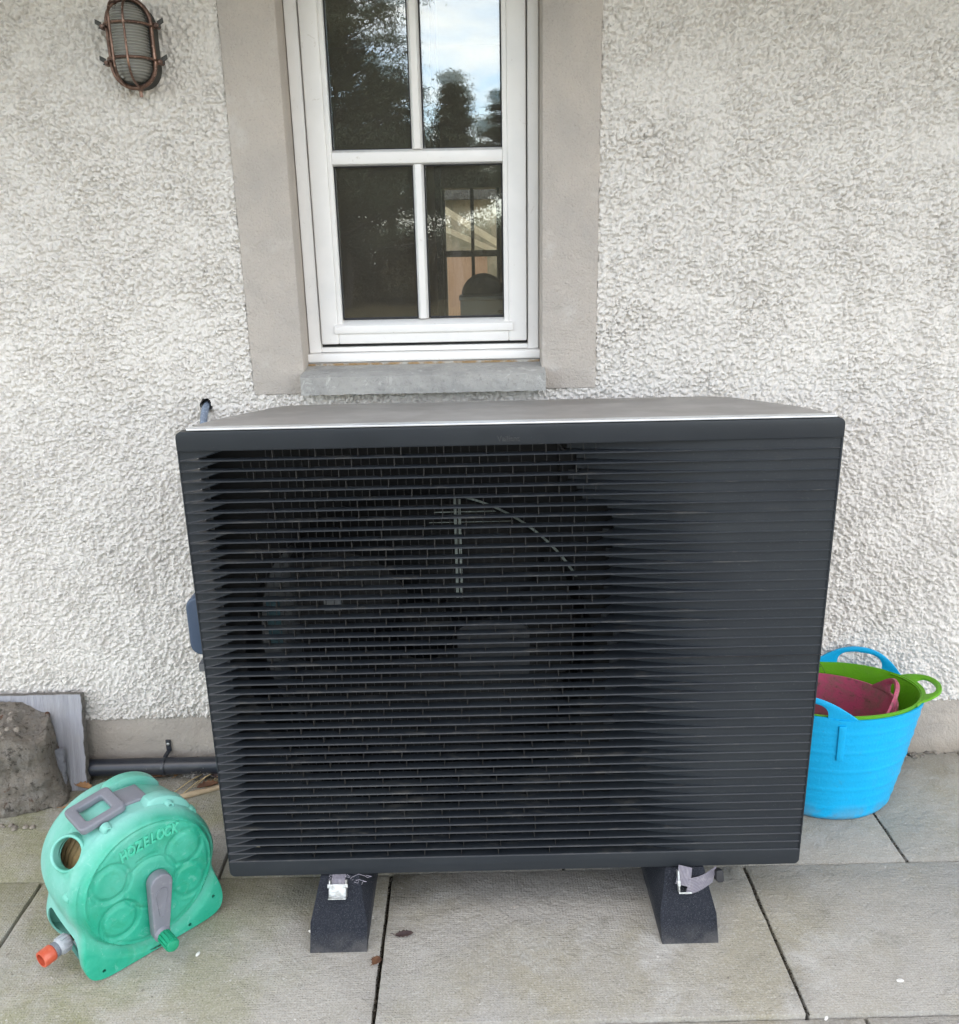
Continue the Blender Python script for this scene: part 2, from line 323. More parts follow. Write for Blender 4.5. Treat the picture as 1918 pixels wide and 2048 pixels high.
# ------------------------------------------------------------------ builders
def tag(o, label=None, cat=None, group=None, kind=None):
    if label: o['label'] = label
    if cat: o['category'] = cat
    if group: o['group'] = group
    if kind: o['kind'] = kind
    return o
def empty(name, loc=(0, 0, 0), rz=0):
    o = bpy.data.objects.new(name, None); C.objects.link(o); o.location = loc; o.rotation_euler = (0, 0, rz); o.empty_display_size = .05
    return o
class MB:
    def __init__(s): s.v = []; s.f = []; s.uv = None
    def add(s, vs, fs):
        b = len(s.v); s.v += [tuple(v) for v in vs]; s.f += [tuple(i+b for i in f) for f in fs]; return s
    def box(s, x0, x1, y0, y1, z0, z1, mat=None):
        vs = [Vector((x, y, z)) for x in (x0, x1) for y in (y0, y1) for z in (z0, z1)]
        if mat is not None: vs = [mat @ v for v in vs]
        return s.add(vs, [(0, 1, 3, 2), (4, 6, 7, 5), (0, 4, 5, 1), (2, 3, 7, 6), (0, 2, 6, 4), (1, 5, 7, 3)])
    def tube(s, pts, r, n=10, closed=False, flat=1., upv=None):
        P = [Vector(p) for p in pts]; L = len(P)
        rr = r if isinstance(r, (list, tuple)) else [r]*L
        vs = []; N = None
        for i, p in enumerate(P):
            if closed: t = P[(i+1) % L]-P[i-1]
            else: t = P[min(i+1, L-1)]-P[max(i-1, 0)]
            t.normalize()
            if upv is not None: N = Vector(upv); N = (N-t*N.dot(t)).normalized()
            elif N is None:
                N = Vector((0, 0, 1)) if abs(t.z) < .9 else Vector((1, 0, 0)); N = (N-t*N.dot(t)).normalized()
            else:
                N = (N-t*N.dot(t)).normalized()
            B = t.cross(N)
            for k in range(n):
                A = 2*PI*k/n
                vs.append(p+N*math.cos(A)*rr[i]*flat+B*math.sin(A)*rr[i])
        fs = []
        for i in range(L if closed else L-1):
            j = (i+1) % L
            for k in range(n):
                k2 = (k+1) % n
                fs.append((i*n+k, i*n+k2, j*n+k2, j*n+k))
        if not closed:
            fs.append(tuple(range(n-1, -1, -1))); fs.append(tuple((L-1)*n+k for k in range(n)))
        return s.add(vs, fs)
    def lathe(s, prof, n=32, mat=None, caps=True):
        vs = []; fs = []
        for r, z in prof:
            for k in range(n):
                A = 2*PI*k/n; v = Vector((r*math.cos(A), r*math.sin(A), z)); vs.append(mat @ v if mat is not None else v)
        for i in range(len(prof)-1):
            for k in range(n):
                k2 = (k+1) % n; fs.append((i*n+k, i*n+k2, (i+1)*n+k2, (i+1)*n+k))
        if caps: fs.append(tuple(range(n-1, -1, -1))); fs.append(tuple((len(prof)-1)*n+k for k in range(n)))
        return s.add(vs, fs)
    def prism(s, poly, a0, a1, fn):
        """poly (u,v) extruded from a0 to a1 ; fn(u,v,a)->xyz"""
        n = len(poly); vs = [fn(u, v, a0) for u, v in poly]+[fn(u, v, a1) for u, v in poly]
        fs = [tuple(range(n-1, -1, -1)), tuple(range(n, 2*n))]+[(i, (i+1) % n, n+(i+1) % n, n+i) for i in range(n)]
        return s.add(vs, fs)
    def build(s, name, mat, parent=None, bevel=0, seg=2, smooth=None, loc=None, merge=False):
        me = bpy.data.meshes.new(name); me.from_pydata(s.v, [], s.f); me.materials.append(mat)
        bm = bmesh.new(); bm.from_mesh(me)
        if merge: bmesh.ops.remove_doubles(bm, verts=bm.verts, dist=1e-5)
        bmesh.ops.recalc_face_normals(bm, faces=bm.faces)
        if bevel:
            es = [e for e in bm.edges if len(e.link_faces) == 2 and e.calc_face_angle(0) > .5]
            bmesh.ops.bevel(bm, geom=es, offset=bevel, segments=seg, affect='EDGES', clamp_overlap=True, profile=.5)
        bm.to_mesh(me); bm.free()
        if smooth is None and bevel: smooth = 40
        if smooth: me.shade_smooth(); me.set_sharp_from_angle(angle=R(smooth))
        o = bpy.data.objects.new(name, me); C.objects.link(o)
        if parent: o.parent = parent
        if loc: o.location = loc
        return o
def grid_obj(name, X, Y, Z, mat, parent=None, mask=None, smooth=True):
    """X,Y,Z 2-D arrays"""
    h, w = X.shape; co = np.stack([X, Y, Z], -1).reshape(-1, 3).astype(np.float32)
    idx = np.arange(h*w).reshape(h, w)
    q = np.stack([idx[:-1, :-1], idx[:-1, 1:], idx[1:, 1:], idx[1:, :-1]], -1)
    q = q[mask] if mask is not None else q.reshape(-1, 4)
    used = np.unique(q); rm = np.full(h*w, -1); rm[used] = np.arange(len(used)); q = rm[q]; co = co[used]
    me = bpy.data.meshes.new(name); me.vertices.add(len(co)); me.vertices.foreach_set('co', co.ravel())
    me.loops.add(q.size); me.loops.foreach_set('vertex_index', q.ravel().astype(np.int32))
    me.polygons.add(len(q)); me.polygons.foreach_set('loop_start', np.arange(0, q.size, 4, dtype=np.int32))
    me.update(calc_edges=True); me.validate()
    if smooth: me.shade_smooth()
    me.materials.append(mat); o = bpy.data.objects.new(name, me); C.objects.link(o)
    if parent: o.parent = parent
    return o
def bandnoise(h, w, step, lo, hi, seed, aniso=1.):
    """band-limited noise, wavelengths lo..hi metres, unit variance"""
    rs = np.random.RandomState(seed); F = np.fft.rfft2(rs.randn(h, w))
    fy = np.fft.fftfreq(h, step)[:, None]*aniso; fx = np.fft.rfftfreq(w, step)[None, :]
    f = np.sqrt(fx*fx+fy*fy)+1e-9
    g = np.exp(-((np.log(f)-np.log(1/math.sqrt(lo*hi)))**2)/(2*(math.log(hi/lo)/2)**2))/f
    n = np.fft.irfft2(F*g, s=(h, w)); n -= n.mean(); return n/n.std()
def sstep(x, a, b):
    t = min(1, max(0, (x-a)/(b-a))); return t*t*(3-2*t)

# ------------------------------------------------------------------ ground and paving (structure)
o = MB().box(-40, 40, -60, 60, -.40, -.060).build('ground', M['grass']); tag(o, 'rough grass of the garden behind the camera', kind='structure')
o = MB().box(-4, 4, -2.60, .56, -.058, -.026).build('paving_bed', M['dirt']); tag(o, kind='structure')
mb = MB(); rnd = random.Random(4)
rows = [(.1415, .552, [-3.575, -2.84, -2.105, -1.37, -.625, .11, .846, 1.58, 2.3, 3.05]),
        (-.2335, .1415, [-3.25, -2.5, -1.75, -1.0, -.257, .4935, 1.2435, 2.0, 2.75, 3.5]),
        (-.61, -.2335, [-3.4, -2.65, -1.9, -1.15, -.41, .592, 1.342, 2.09, 2.84, 3.6])]
for r_ in range(4): rows.append((-.61-.375*(r_+1), -.61-.375*r_, [(-3.6+.75*i+(.3 if r_ % 2 else 0)) for i in range(10)]))
for ri, (y0, y1, xs) in enumerate(rows):
    for i in range(len(xs)-1):
        g = .0034; dz = rnd.uniform(-.0012, .0012) + (-.007 if ri == 2 else 0)
        x0, x1 = xs[i]+g, xs[i+1]-g; a, b = y0+g*(.6 if ri != 1 else .3), y1-g*.5
        n = 40; n2 = 12; pts = []
        def jit(): return rnd.uniform(-.0009, .0009)
        for k in range(n): pts.append((x0+(x1-x0)*k/n, a+jit()))
        for k in range(n2): pts.append((x1+jit(), a+(b-a)*k/n2))
        for k in range(n): pts.append((x1-(x1-x0)*k/n, b+jit()))
        for k in range(n2): pts.append((x0+jit(), b-(b-a)*k/n2))
        mb.prism(pts, -.045, dz, lambda u, v, w: (u, v, w))
o = mb.build('paving', M['slab'], bevel=.0022, seg=2); tag(o, kind='structure')

# ------------------------------------------------------------------ the house
WY = .545
house = empty('house', (0, WY, 0)); tag(house, 'cream roughcast house wall with cement window surround and grey plinth', 'house')
def HP(mb, name, mat, **k):
    o = mb.build(name, mat, None, **k); o.parent = house; o.matrix_parent_inverse = Matrix.Translation((0, -WY, 0)); return o
st = .0018
xs = np.arange(-1.45, 1.45, st); zs = np.arange(.150, 2.20, st)
Xg, Zg = np.meshgrid(xs, zs); hh, ww = Xg.shape
n1 = bandnoise(hh, ww, st, .010, .05, 1); n2 = bandnoise(hh, ww, st, .004, .009, 2); n3 = bandnoise(hh, ww, st, .08, .4, 3)
rs = np.random.RandomState(77); NB = 205000
bi = rs.randint(0, hh, NB); bj = rs.randint(0, ww, NB)
br = .0017+.0037*rs.rand(NB)**1.8                      # half width of each thrown lump
asp = .55+.45*rs.rand(NB); bth = rs.rand(NB)*np.pi; bh = .0017+.0026*rs.rand(NB)**1.3+.0012*(br/.004)
bh += .0012*(rs.rand(NB) < .07); ca, sa = np.cos(bth), np.sin(bth)
Hh = np.zeros((hh, ww)); K = int(.0066/st)+1
for di in range(-K, K+1):
    for dj in range(-K, K+1):
        dy_, dx_ = di*st, dj*st
        u = dx_*ca+dy_*sa; v = (-dx_*sa+dy_*ca)/asp
        d2 = (u*u+v*v)/(br*br); ok = d2 < 1
        ii = bi[ok]+di; jj = bj[ok]+dj; k2 = (ii >= 0) & (ii < hh) & (jj >= 0) & (jj < ww)
        np.maximum.at(Hh, (ii[k2], jj[k2]), (bh[ok]*(.62+.38*np.sqrt(1-d2[ok])))[k2])
Hh = Hh*(1.5+.25*n3)+.0007*n1+.0004*n2
Yg = WY + .0052 - Hh
edge = (Zg < .155+.0016*bandnoise(hh, ww, st, .01, .05, 9))
Zg2 = np.where(Zg < .156, Zg+.0008*n1, Zg); Yg = np.where(Zg < .1535, Yg+.004, Yg)
cx = (Xg[:-1, :-1]+st/2); cz = (Zg[:-1, :-1]+st/2)
jx = bandnoise(hh, ww, st, .012, .06, 12)[:-1, :-1]*.0006
mask = ~((cx > -.5510+jx) & (cx < .2135+jx) & (cz > .9645+jx))
dhole = np.hypot(cx+.661, (cz-.944)*.9); mask &= dhole > .0135+jx
w_ = grid_obj('roughcast_wall', Xg, Yg, Zg2, M['rough'], None, mask); w_.parent = house; w_.matrix_parent_inverse = Matrix.Translation((0, -WY, 0))
mb = MB()
mb.box(-5, -1.449, WY-.003, WY+.12, .153, 2.2).box(1.449, 5, WY-.003, WY+.12, .153, 2.2)
mb.box(-5, 5, WY-.003, WY+.12, 2.2, 2.5)
HP(mb, 'outer_wall', M['rough_far'])
mb = MB()   # solid wall behind the render, with the window opening
mb.box(-1.449, -.674, WY+.009, WY+.19, .10, 2.2).box(-.648, -.436, WY+.009, WY+.19, .10, 2.2).box(-.674, -.648, WY+.009, WY+.19, .10, .93).box(-.674, -.648, WY+.009, WY+.19, .957, 2.2)
mb.box(.094, 1.449, WY+.009, WY+.19, .10, 2.2).box(-.436, .094, WY+.009, WY+.19, .10, .99).box(-.436, .094, WY+.009, WY+.19, 2.0, 2.2)
mb.box(-.674, -.648, WY+.14, WY+.19, .93, .957)
HP(mb, 'masonry_wall', M['cement'])
HP(MB().box(-5, 5, WY+.004, WY+.1, -.05, .158), 'plinth', M['plinth'], bevel=.002)
for x0, x1 in ((-.5515, -.4355), (.0935, .2140)):
    HP(MB().box(x0, x1, WY-.0018, .70, .9635, 2.0), 'window_surround', M['cement'], bevel=.003, seg=3)
HP(MB().box(-.5515, .2140, WY-.0018, .70, 2.0, 2.12), 'window_lintel', M['cement'], bevel=.003)
# sill : sloping top, rough front
mb = MB(); prof = [(.497, .968), (.497, 1.0055), (.502, 1.009), (.598, 1.019), (.598, 1.024), (.64, 1.024), (.64, .968)]
n = 60; rnd = random.Random(2)
vs = []; fs = []; m_ = len(prof)
for i in range(n+1):
    x = -.4365+(.0985+.4365)*i/n
    for j, (y, z) in enumerate(prof):
        q = rnd.uniform(-.0008, .0008) if j < 3 else 0
        vs.append((x, y+q, z+q))
for i in range(n):
    for j in range(m_): fs.append((i*m_+j, i*m_+(j+1) % m_, (i+1)*m_+(j+1) % m_, (i+1)*m_+j))
fs += [tuple(range(m_)), tuple(n*m_+j for j in range(m_-1, -1, -1))]
HP(mb.add(vs, fs), 'window_sill', M['sill'], smooth=35)
HP(MB().box(-.434, .092, .594, .64, 1.014, 1.0235), 'sealant_strip', M['sealant'])
# roof with an overhanging eave; unseen, set low and deep to shade the upper wall
mb = MB(); mb.prism([(-.36, 2.32), (3.2, 4.3), (7.2, 2.42), (7.2, 2.36), (3.2, 4.18), (-.36, 2.24)], -5.3, 5.3, lambda u, v, a: (a, u, v))
HP(mb, 'roof', M['roof'])
HP(MB().box(-5.2, 5.2, -.34, WY+.1, 2.03, 2.30), 'soffit', M['soffit'])
# room behind the window
mb = MB(); RX0, RX1, RY1 = -3.0, 2.2, 4.4
mb.box(RX0-.1, RX0, .735, RY1, .0, 2.4).box(RX1, RX1+.1, .735, RY1, .0, 2.4).box(RX0, RX1, .735, RY1, 2.4, 2.46)
# back wall with its window, plus two unseen openings added to light the room
wx0, wx1, wz0, wz1 = -.235, .130, .45, 1.60
mb.box(RX0, -2.7, RY1, RY1+.2, 0, 2.4).box(-2.7, -1.3, RY1, RY1+.2, 0, .9).box(-2.7, -1.3, RY1, RY1+.2, 2.1, 2.4).box(-1.3, wx0, RY1, RY1+.2, 0, 2.4)
mb.box(wx0, wx1, RY1, RY1+.2, 0, wz0).box(wx0, wx1, RY1, RY1+.2, wz1, 2.4)
mb.box(wx1, .7, RY1, RY1+.2, 0, 2.4).box(.7, 1.9, RY1, RY1+.2, 0, .7).box(.7, 1.9, RY1, RY1+.2, 2.1, 2.4).box(1.9, RX1, RY1, RY1+.2, 0, 2.4)
HP(mb, 'room_wall', M['room'])
HP(MB().box(RX0, RX1, .735, RY1, .30, .36), 'room_floor', M['floor'])
HP(MB().box(-5, RX0-.1, .735, 7.0, 0, 2.4), 'side_room', M['room']); HP(MB().box(RX1+.1, 5, .735, 7.0, 0, 2.4), 'side_room', M['room'])
bw = HP(MB().box(wx0, wx1, RY1+.06, RY1+.10, 1.185, 1.225).box(-.055, -.033, RY1+.058, RY1+.102, wz0, wz1).box(wx0, wx0+.02, RY1+.055, RY1+.105, wz0, wz1).box(wx1-.02, wx1, RY1+.055, RY1+.105, wz0, wz1), 'far_window_frame', M['mull'])
HP(MB().box(-.60, -.585, 1.9, 1.93, .36, 2.3), 'curtain_pole', M['mull']); HP(MB().box(-.22, -.19, 2.9, 2.94, .36, 2.3), 'room_door_frame', M['mull'])
HP(MB().box(-.43, .09, .70, .86, 1.045, 1.062), 'inner_sill', M['upvc'], bevel=.002)

# the window
win = empty('window', (0, 0, 0)); win.parent = house; win.matrix_parent_inverse = Matrix.Translation((0, -WY, 0)); win.location = (-.17, .62, 1.05)
def WP(mb, name, mat, **k):
    o = mb.build(name, mat, None, **k); o.parent = win; o.matrix_parent_inverse = Matrix.Translation((.17, -.62, -1.05)); return o
FX0, FX1 = -.4340, .0920; SX0, SX1 = -.4035, .0645; FY = .620
mb = MB(); mb.box(FX0, SX0-.003, FY, .70, 1.045, 2.0).box(SX1+.003, FX1, FY, .70, 1.045, 2.0).box(SX0-.003, SX1+.003, FY+.002, .70, 1.0455, 1.0565)
mb.box(SX0-.003, SX1+.003, FY, .70, 1.975, 2.0)
WP(mb, 'window_frame', M['upvc'], bevel=.0022, seg=3)
WP(MB().box(FX0-.003, FX1+.003, .602, .70, 1.0245, 1.0445), 'frame_sill', M['upvc'], bevel=.004, seg=3)
WP(MB().box(SX0-.0028, SX1+.0028, FY+.020, .695, 1.0567, 1.97), 'frame_gasket', M['gasket']) if False else None
mb = MB(); mb.box(SX0-.003, SX0+.006, FY+.018, .69, 1.0567, 1.975).box(SX1-.006, SX1+.003, FY+.018, .69, 1.0567, 1.975).box(SX0+.006, SX1-.006, FY+.018, .69, 1.0567, 1.070)
WP(mb, 'frame_gasket', M['gasket'])
GX = [(-.3535, -.1815), (-.1565, .0135)]; GZ = [(1.1185, 1.4435), (1.4765, 1.93)]
SB = 1.0645
mb = MB(); y0 = FY-.006
mb.box(SX0, -.3640, y0, .68, SB, 1.97).box(.0240, SX1, y0, .68, SB, 1.97).box(-.3640, .0240, y0, .68, SB, 1.1075).box(-.3640, .0240, y0, .68, 1.94, 1.97)
WP(mb, 'sash', M['upvc'], bevel=.003, seg=3)
# glazing beads: sloping strips round each pane
mb = MB(); yb = FY-.003; yg = FY+.016
mb.box(-.3640, -.3540, yb, yg, 1.1075, 1.94).box(.0140, .0240, yb, yg, 1.1075, 1.94)
mb.prism([(yb-.009, 1.088), (yb-.009, 1.1050), (yg, 1.1165), (yg, 1.088)], -.3720, .0325, lambda u, v, a: (a, u, v))
WP(mb, 'glazing_bead', M['upvc'], bevel=.0015, seg=2)
WP(MB().prism([(yb, 1.447), (yb, 1.470), (yg, 1.4775), (yg, 1.4435)], -.3538, .0138, lambda u, v, a: (a, u, v)), 'glazing_bar', M['upvc'], bevel=.0012)
for z0, z1 in GZ:
    mb = MB().prism([(-.1820, yg), (-.1760, yb+.002), (-.1630, yb+.002), (-.1570, yg)], z0-.001, z1+.001, lambda u, v, a: (u, v, a))
    WP(mb, 'glazing_bar', M['upvc'], bevel=.001)
for (x0, x1) in GX:
    for (z0, z1) in GZ:
        mb = MB(); e = .0022
        mb.box(x0-.001, x0+e, yg-.002, yg+.006, z0, z1).box(x1-e, x1+.001, yg-.002, yg+.006, z0, z1).box(x0+e, x1-e, yg-.002, yg+.006, z0-.002, z0+e).box(x0+e, x1-e, yg-.002, yg+.006, z1-e, z1+.002)
        WP(mb, 'pane_gasket', M['gasket'])
        WP(MB().box(x0, x1, yg+.003, yg+.007, z0, z1), 'window_pane', M['glass'])
        dy = .0009
        mt = Matrix.Translation((0, 0, 0))
        o = MB().box(x0, x1, 0, .004, 0, z1-z0).build('window_pane', M['glass_in']); o.parent = win
        o.matrix_parent_inverse = Matrix.Translation((.17, -.62, -1.05)); o.location = (0, yg+.023, z0); o.rotation_euler = (R(-.35), 0, R(.0))
WP(MB().box(-.206, -.190, .668, .69, 1.735, 1.78), 'window_catch', M['gasket'], bevel=.001)

# storage box and round chair back seen through the lower right pane
o = empty('storage_box', (-.032, .79, 1.062)); tag(o, 'grey storage box on the inside window ledge, seen through the lower right pane', 'box')
MB().box(-.055, .075, -.045, .045, 0, .085).build('body', M['box'], o, bevel=.004)
MB().box(-.058, .078, -.048, .048, .0852, .094).build('lid', M['box'], o, bevel=.002)
MB().box(.035, .055, -.0475, -.0455, .055, .062).build('latch', M['gasket'], o, bevel=.001)
o = empty('desk_fan', (-.028, .95, .36)); tag(o, 'dark round topped fan standing indoors behind the grey box', 'fan')
MB().lathe([(.0, -.02), (.05, -.02), (.058, -.01), (.058, .01), (.05, .02), (0, .02)], 32, Matrix.Translation((0, 0, .785)) @ Matrix.Rotation(PI/2, 4, 'X')).build('head', M['mull'], o, smooth=40, merge=True)
MB().tube([(0, 0, .01), (0, 0, .72)], .012).build('pole', M['mull'], o, smooth=40)
MB().lathe([(.12, 0), (.12, .01), (.02, .03), (.012, .04)], 24).build('base', M['mull'], o, smooth=40)

# beyond the house: timber shed wall, rafters, bushes seen through both windows
o = empty('timber_outbuilding', (.2, 9.6, 0)); tag(o, 'cream boarded outbuilding beyond the far window, behind the peach shed', 'outbuilding')
MB().box(-1.6, 1.5, 0, 1.5, -.06, 1.75).build('wall', M['cream'], o)
MB().prism([(-1.8, 1.75), (1.7, 1.75), (1.7, 1.83), (.1, 2.35), (-1.8, 1.83)], -.15, 1.6, lambda u, v, a: (u, a, v)).build('roof', M['roof'], o)
o = empty('garden_shed', (-.10, 9, 0)); tag(o, 'peach timber shed wall seen small through the room', 'shed')
MB().box(-.23, .23, 0, .03, .0, 1.13).build('wall', M['timber'], o)
mr = Matrix.Rotation(R(32), 4, 'Y')
MB().box(-.75, .75, -.05, .0, -.035, .035, Matrix.Translation((.08, 0, 1.42)) @ mr).build('rafter', M['rafter'], o)
MB().box(-.75, .75, -.10, -.06, -.03, .03, Matrix.Translation((.2, 0, 1.22)) @ Matrix.Rotation(R(24), 4, 'Y')).build('rafter', M['rafter'], o)
MB().box(-.03, .03, -.05, 0, 0, 1.9, Matrix.Translation((.44, .06, 0))).build('post', M['rafter'], o)

# ------------------------------------------------------------------ foliage helpers
def leaf_cloud(name, pts, size, mat, parent, seed=0, squash=.5):
    rs = np.random.RandomState(seed); n = len(pts); P = np.asarray(pts, float)
    a = rs.randn(n, 3); a /= np.linalg.norm(a, axis=1)[:, None]
    b = rs.randn(n, 3); b -= (b*a).sum(1)[:, None]*a; b /= np.linalg.norm(b, axis=1)[:, None]
    sz = size*(.6+.8*rs.rand(n))[:, None]
    v = np.stack([P-a*sz, P+b*sz*squash, P+a*sz, P-b*sz*squash], 1).reshape(-1, 3)
    me = bpy.data.meshes.new(name); me.vertices.add(4*n); me.vertices.foreach_set('co', v.astype(np.float32).ravel())
    me.loops.add(4*n); me.loops.foreach_set('vertex_index', np.arange(4*n, dtype=np.int32))
    me.polygons.add(n); me.polygons.foreach_set('loop_start', np.arange(0, 4*n, 4, dtype=np.int32)); me.update(calc_edges=True)
    me.materials.append(mat); o = bpy.data.objects.new(name, me); C.objects.link(o); o.parent = parent; return o
def pine(x, y, h, rad, z0, label, seed, n=26000, lean=0., dens=1.):
    rnd = random.Random(seed); o = empty('pine_tree', (x, y, -.06)); tag(o, label, 'pine tree', 'pine trees behind the photographer')
    t = MB(); tp = [(lean*k/8+rnd.uniform(-.06, .06), rnd.uniform(-.06, .06), h*k/8) for k in range(9)]
    t.tube(tp, [(.09+.004*h)*(1-k/9)+.015 for k in range(9)], 8)
    pts = []; limbs = []
    nb = int(h*9*dens)
    for i in range(nb):
        f = rnd.random()**.9; zb = z0+(h-z0)*f; k = min(7, int(zb/h*8)); c = Vector(tp[k]).lerp(Vector(tp[k+1]), zb/h*8-k)
        ln = rad*(1-f*.86)*rnd.uniform(.55, 1.1); ang = rnd.uniform(0, 2*PI); rise = rnd.uniform(-.05, .45)
        e = c+Vector((math.cos(ang)*ln, math.sin(ang)*ln, ln*rise))
        mid = c.lerp(e, .5)+Vector((0, 0, -.08*ln))
        t.tube([c, mid, e], [.035, .022, .008], 4)
        per = max(6, int(n/nb*(.4+ln/rad)))
        for sub in range(7):
            g = rnd.uniform(.35, 1.05); cc = c.lerp(e, g)+Vector((rnd.gauss(0, .12), rnd.gauss(0, .12), rnd.gauss(.05, .08)))*ln*.8
            rr = rnd.uniform(.07, .20)*(.5+ln/rad)
            for q in range(per//7):
                pts.append((cc.x+rnd.gauss(0, rr), cc.y+rnd.gauss(0, rr), cc.z+rnd.gauss(0, rr*.45)))
    t.build('trunk', M['pbark'], o, smooth=60)
    leaf_cloud('crown', pts, .040, M['pine'], o, seed, .22)
    return o
pine(-4.1, -15.0, 11.5, 4.5, 1.2, 'broad dark pine filling the left of the window reflection', 11, 420000, dens=3.6)
pine(-2.75, -16.6, 6.0, 2.1, 1.2, 'dense pine standing against the broad one in the reflection', 17, 70000, dens=2.5)
pine(-1.75, -17.5, 4.7, 1.9, 1.9, 'mid sized pine with a bare lower trunk, second in the reflection', 12, 80000, dens=1.3)
pine(-.35, -16.0, 4.4, .85, 1.9, 'small brown green pine reflected in the upper right pane', 13, 60000, dens=2.2)
pine(.95, -22.5, 4.9, 1.7, 2.3, 'pale distant pine at the right of the reflection', 14, 50000)
pine(4.5, -24, 5.5, 2.6, 1.5, 'far pine beyond the right edge of the reflection', 15, 14000)
pine(-9.5, -17, 11, 4, 1.5, 'tall pine far to the left of the garden', 16, 26000)
def shrub(name, x, y, w, h, label, seed, n=9000, d=1.0, grp='shrubs along the garden edge'):
    rnd = random.Random(seed); n *= 3; o = empty(name, (x, y, -.06)); tag(o, label, 'shrub', grp)
    pts = []
    for k in range(40):
        cx, cy, cz = rnd.uniform(-w, w), rnd.uniform(-d, d), h*rnd.uniform(.05, .9)
        rr = rnd.uniform(.15, .4)
        for q in range(n//40): pts.append((cx+rnd.gauss(0, rr), cy+rnd.gauss(0, rr), max(.0, cz+rnd.gauss(0, rr*.7))))
    leaf_cloud('foliage', pts, .034, M['bush'], o, seed, .45)
    t = MB()
    for k in range(8): t.tube([(rnd.uniform(-w*.6, w*.6), 0, 0), (rnd.uniform(-w, w), rnd.uniform(-d, d)*.5, h*.8)], [.03, .01], 5)
    t.build('stem', M['pbark'], o)
shrub('shrub', -5.5, -19, 2.6, 1.7, 'dense hedge shrub under the broad pine', 31, 16000)
shrub('shrub', -1.6, -20.5, 2.4, 1.5, 'low brown shrub under the middle pine', 32, 14000)
shrub('shrub', 2.6, -21, 2.6, 1.5, 'shrub beneath the pale distant pine', 33, 14000)
shrub('shrub', 7.4, -20, 2.8, 1.8, 'shrub at the right end of the garden', 34, 12000)
shrub('shrub', -3.0, -18, 2.2, 2.3, 'taller dark shrub between the two left pines', 36, 22000)
shrub('shrub', .6, -19.5, 2.0, 1.9, 'dark rounded shrub behind the small pine', 37, 20000)
shrub('shrub', -.5, 12.5, 2.2, 1.5, 'leafy shrub behind the timber shed', 35, 9000, 1.0, None)

# ------------------------------------------------------------------ heat pump
hp = empty('heat_pump', (0, .2, 0)); tag(hp, 'anthracite heat pump with louvred front and grey lid under the window', 'heat pump')
def PP(mb, name, mat, parent=hp, **k):
    o = mb.build(name, mat, None, **k); o.parent = parent
    o.matrix_parent_inverse = Matrix.Translation((0, -.2, 0)); return o
ZT, ZB = .995, .120; Z1, Z0 = .9630, .1535; NR = 45; PT = (Z1-Z0)/NR
def rr_poly(x0, x1, z0, z1, r, corners=(1, 1, 1, 1), n=6):
    """rounded rectangle, corners order BL BR TR TL"""
    P = []
    for k, (cx, cz, a0) in enumerate(((x0, z0, 180), (x1, z0, 270), (x1, z1, 0), (x0, z1, 90))):
        if not corners[k]: P.append((cx, cz)); continue
        ccx = cx+(r if k in (0, 3) else -r); ccz = cz+(r if k in (0, 1) else -r)
        for i in range(n+1):
            A = R(a0+90*i/n); P.append((ccx+r*math.cos(A), ccz+r*math.sin(A)))
    return P
mb = MB()
mb.prism(rr_poly(-.55, .55, Z1, ZT, .010, (0, 0, 1, 1)), 0, .024, lambda u, v, a: (u, a, v))
mb.prism(rr_poly(-.55, .55, ZB, Z0, .010, (1, 1, 0, 0)), 0, .024, lambda u, v, a: (u, a, v))
mb.box(-.55, -.5481, .0003, .024, Z0, Z1).box(.5471, .55, .0003, .024, Z0, Z1)
fp = PP(mb, 'front_panel', M['panel'], bevel=.0016, seg=3)
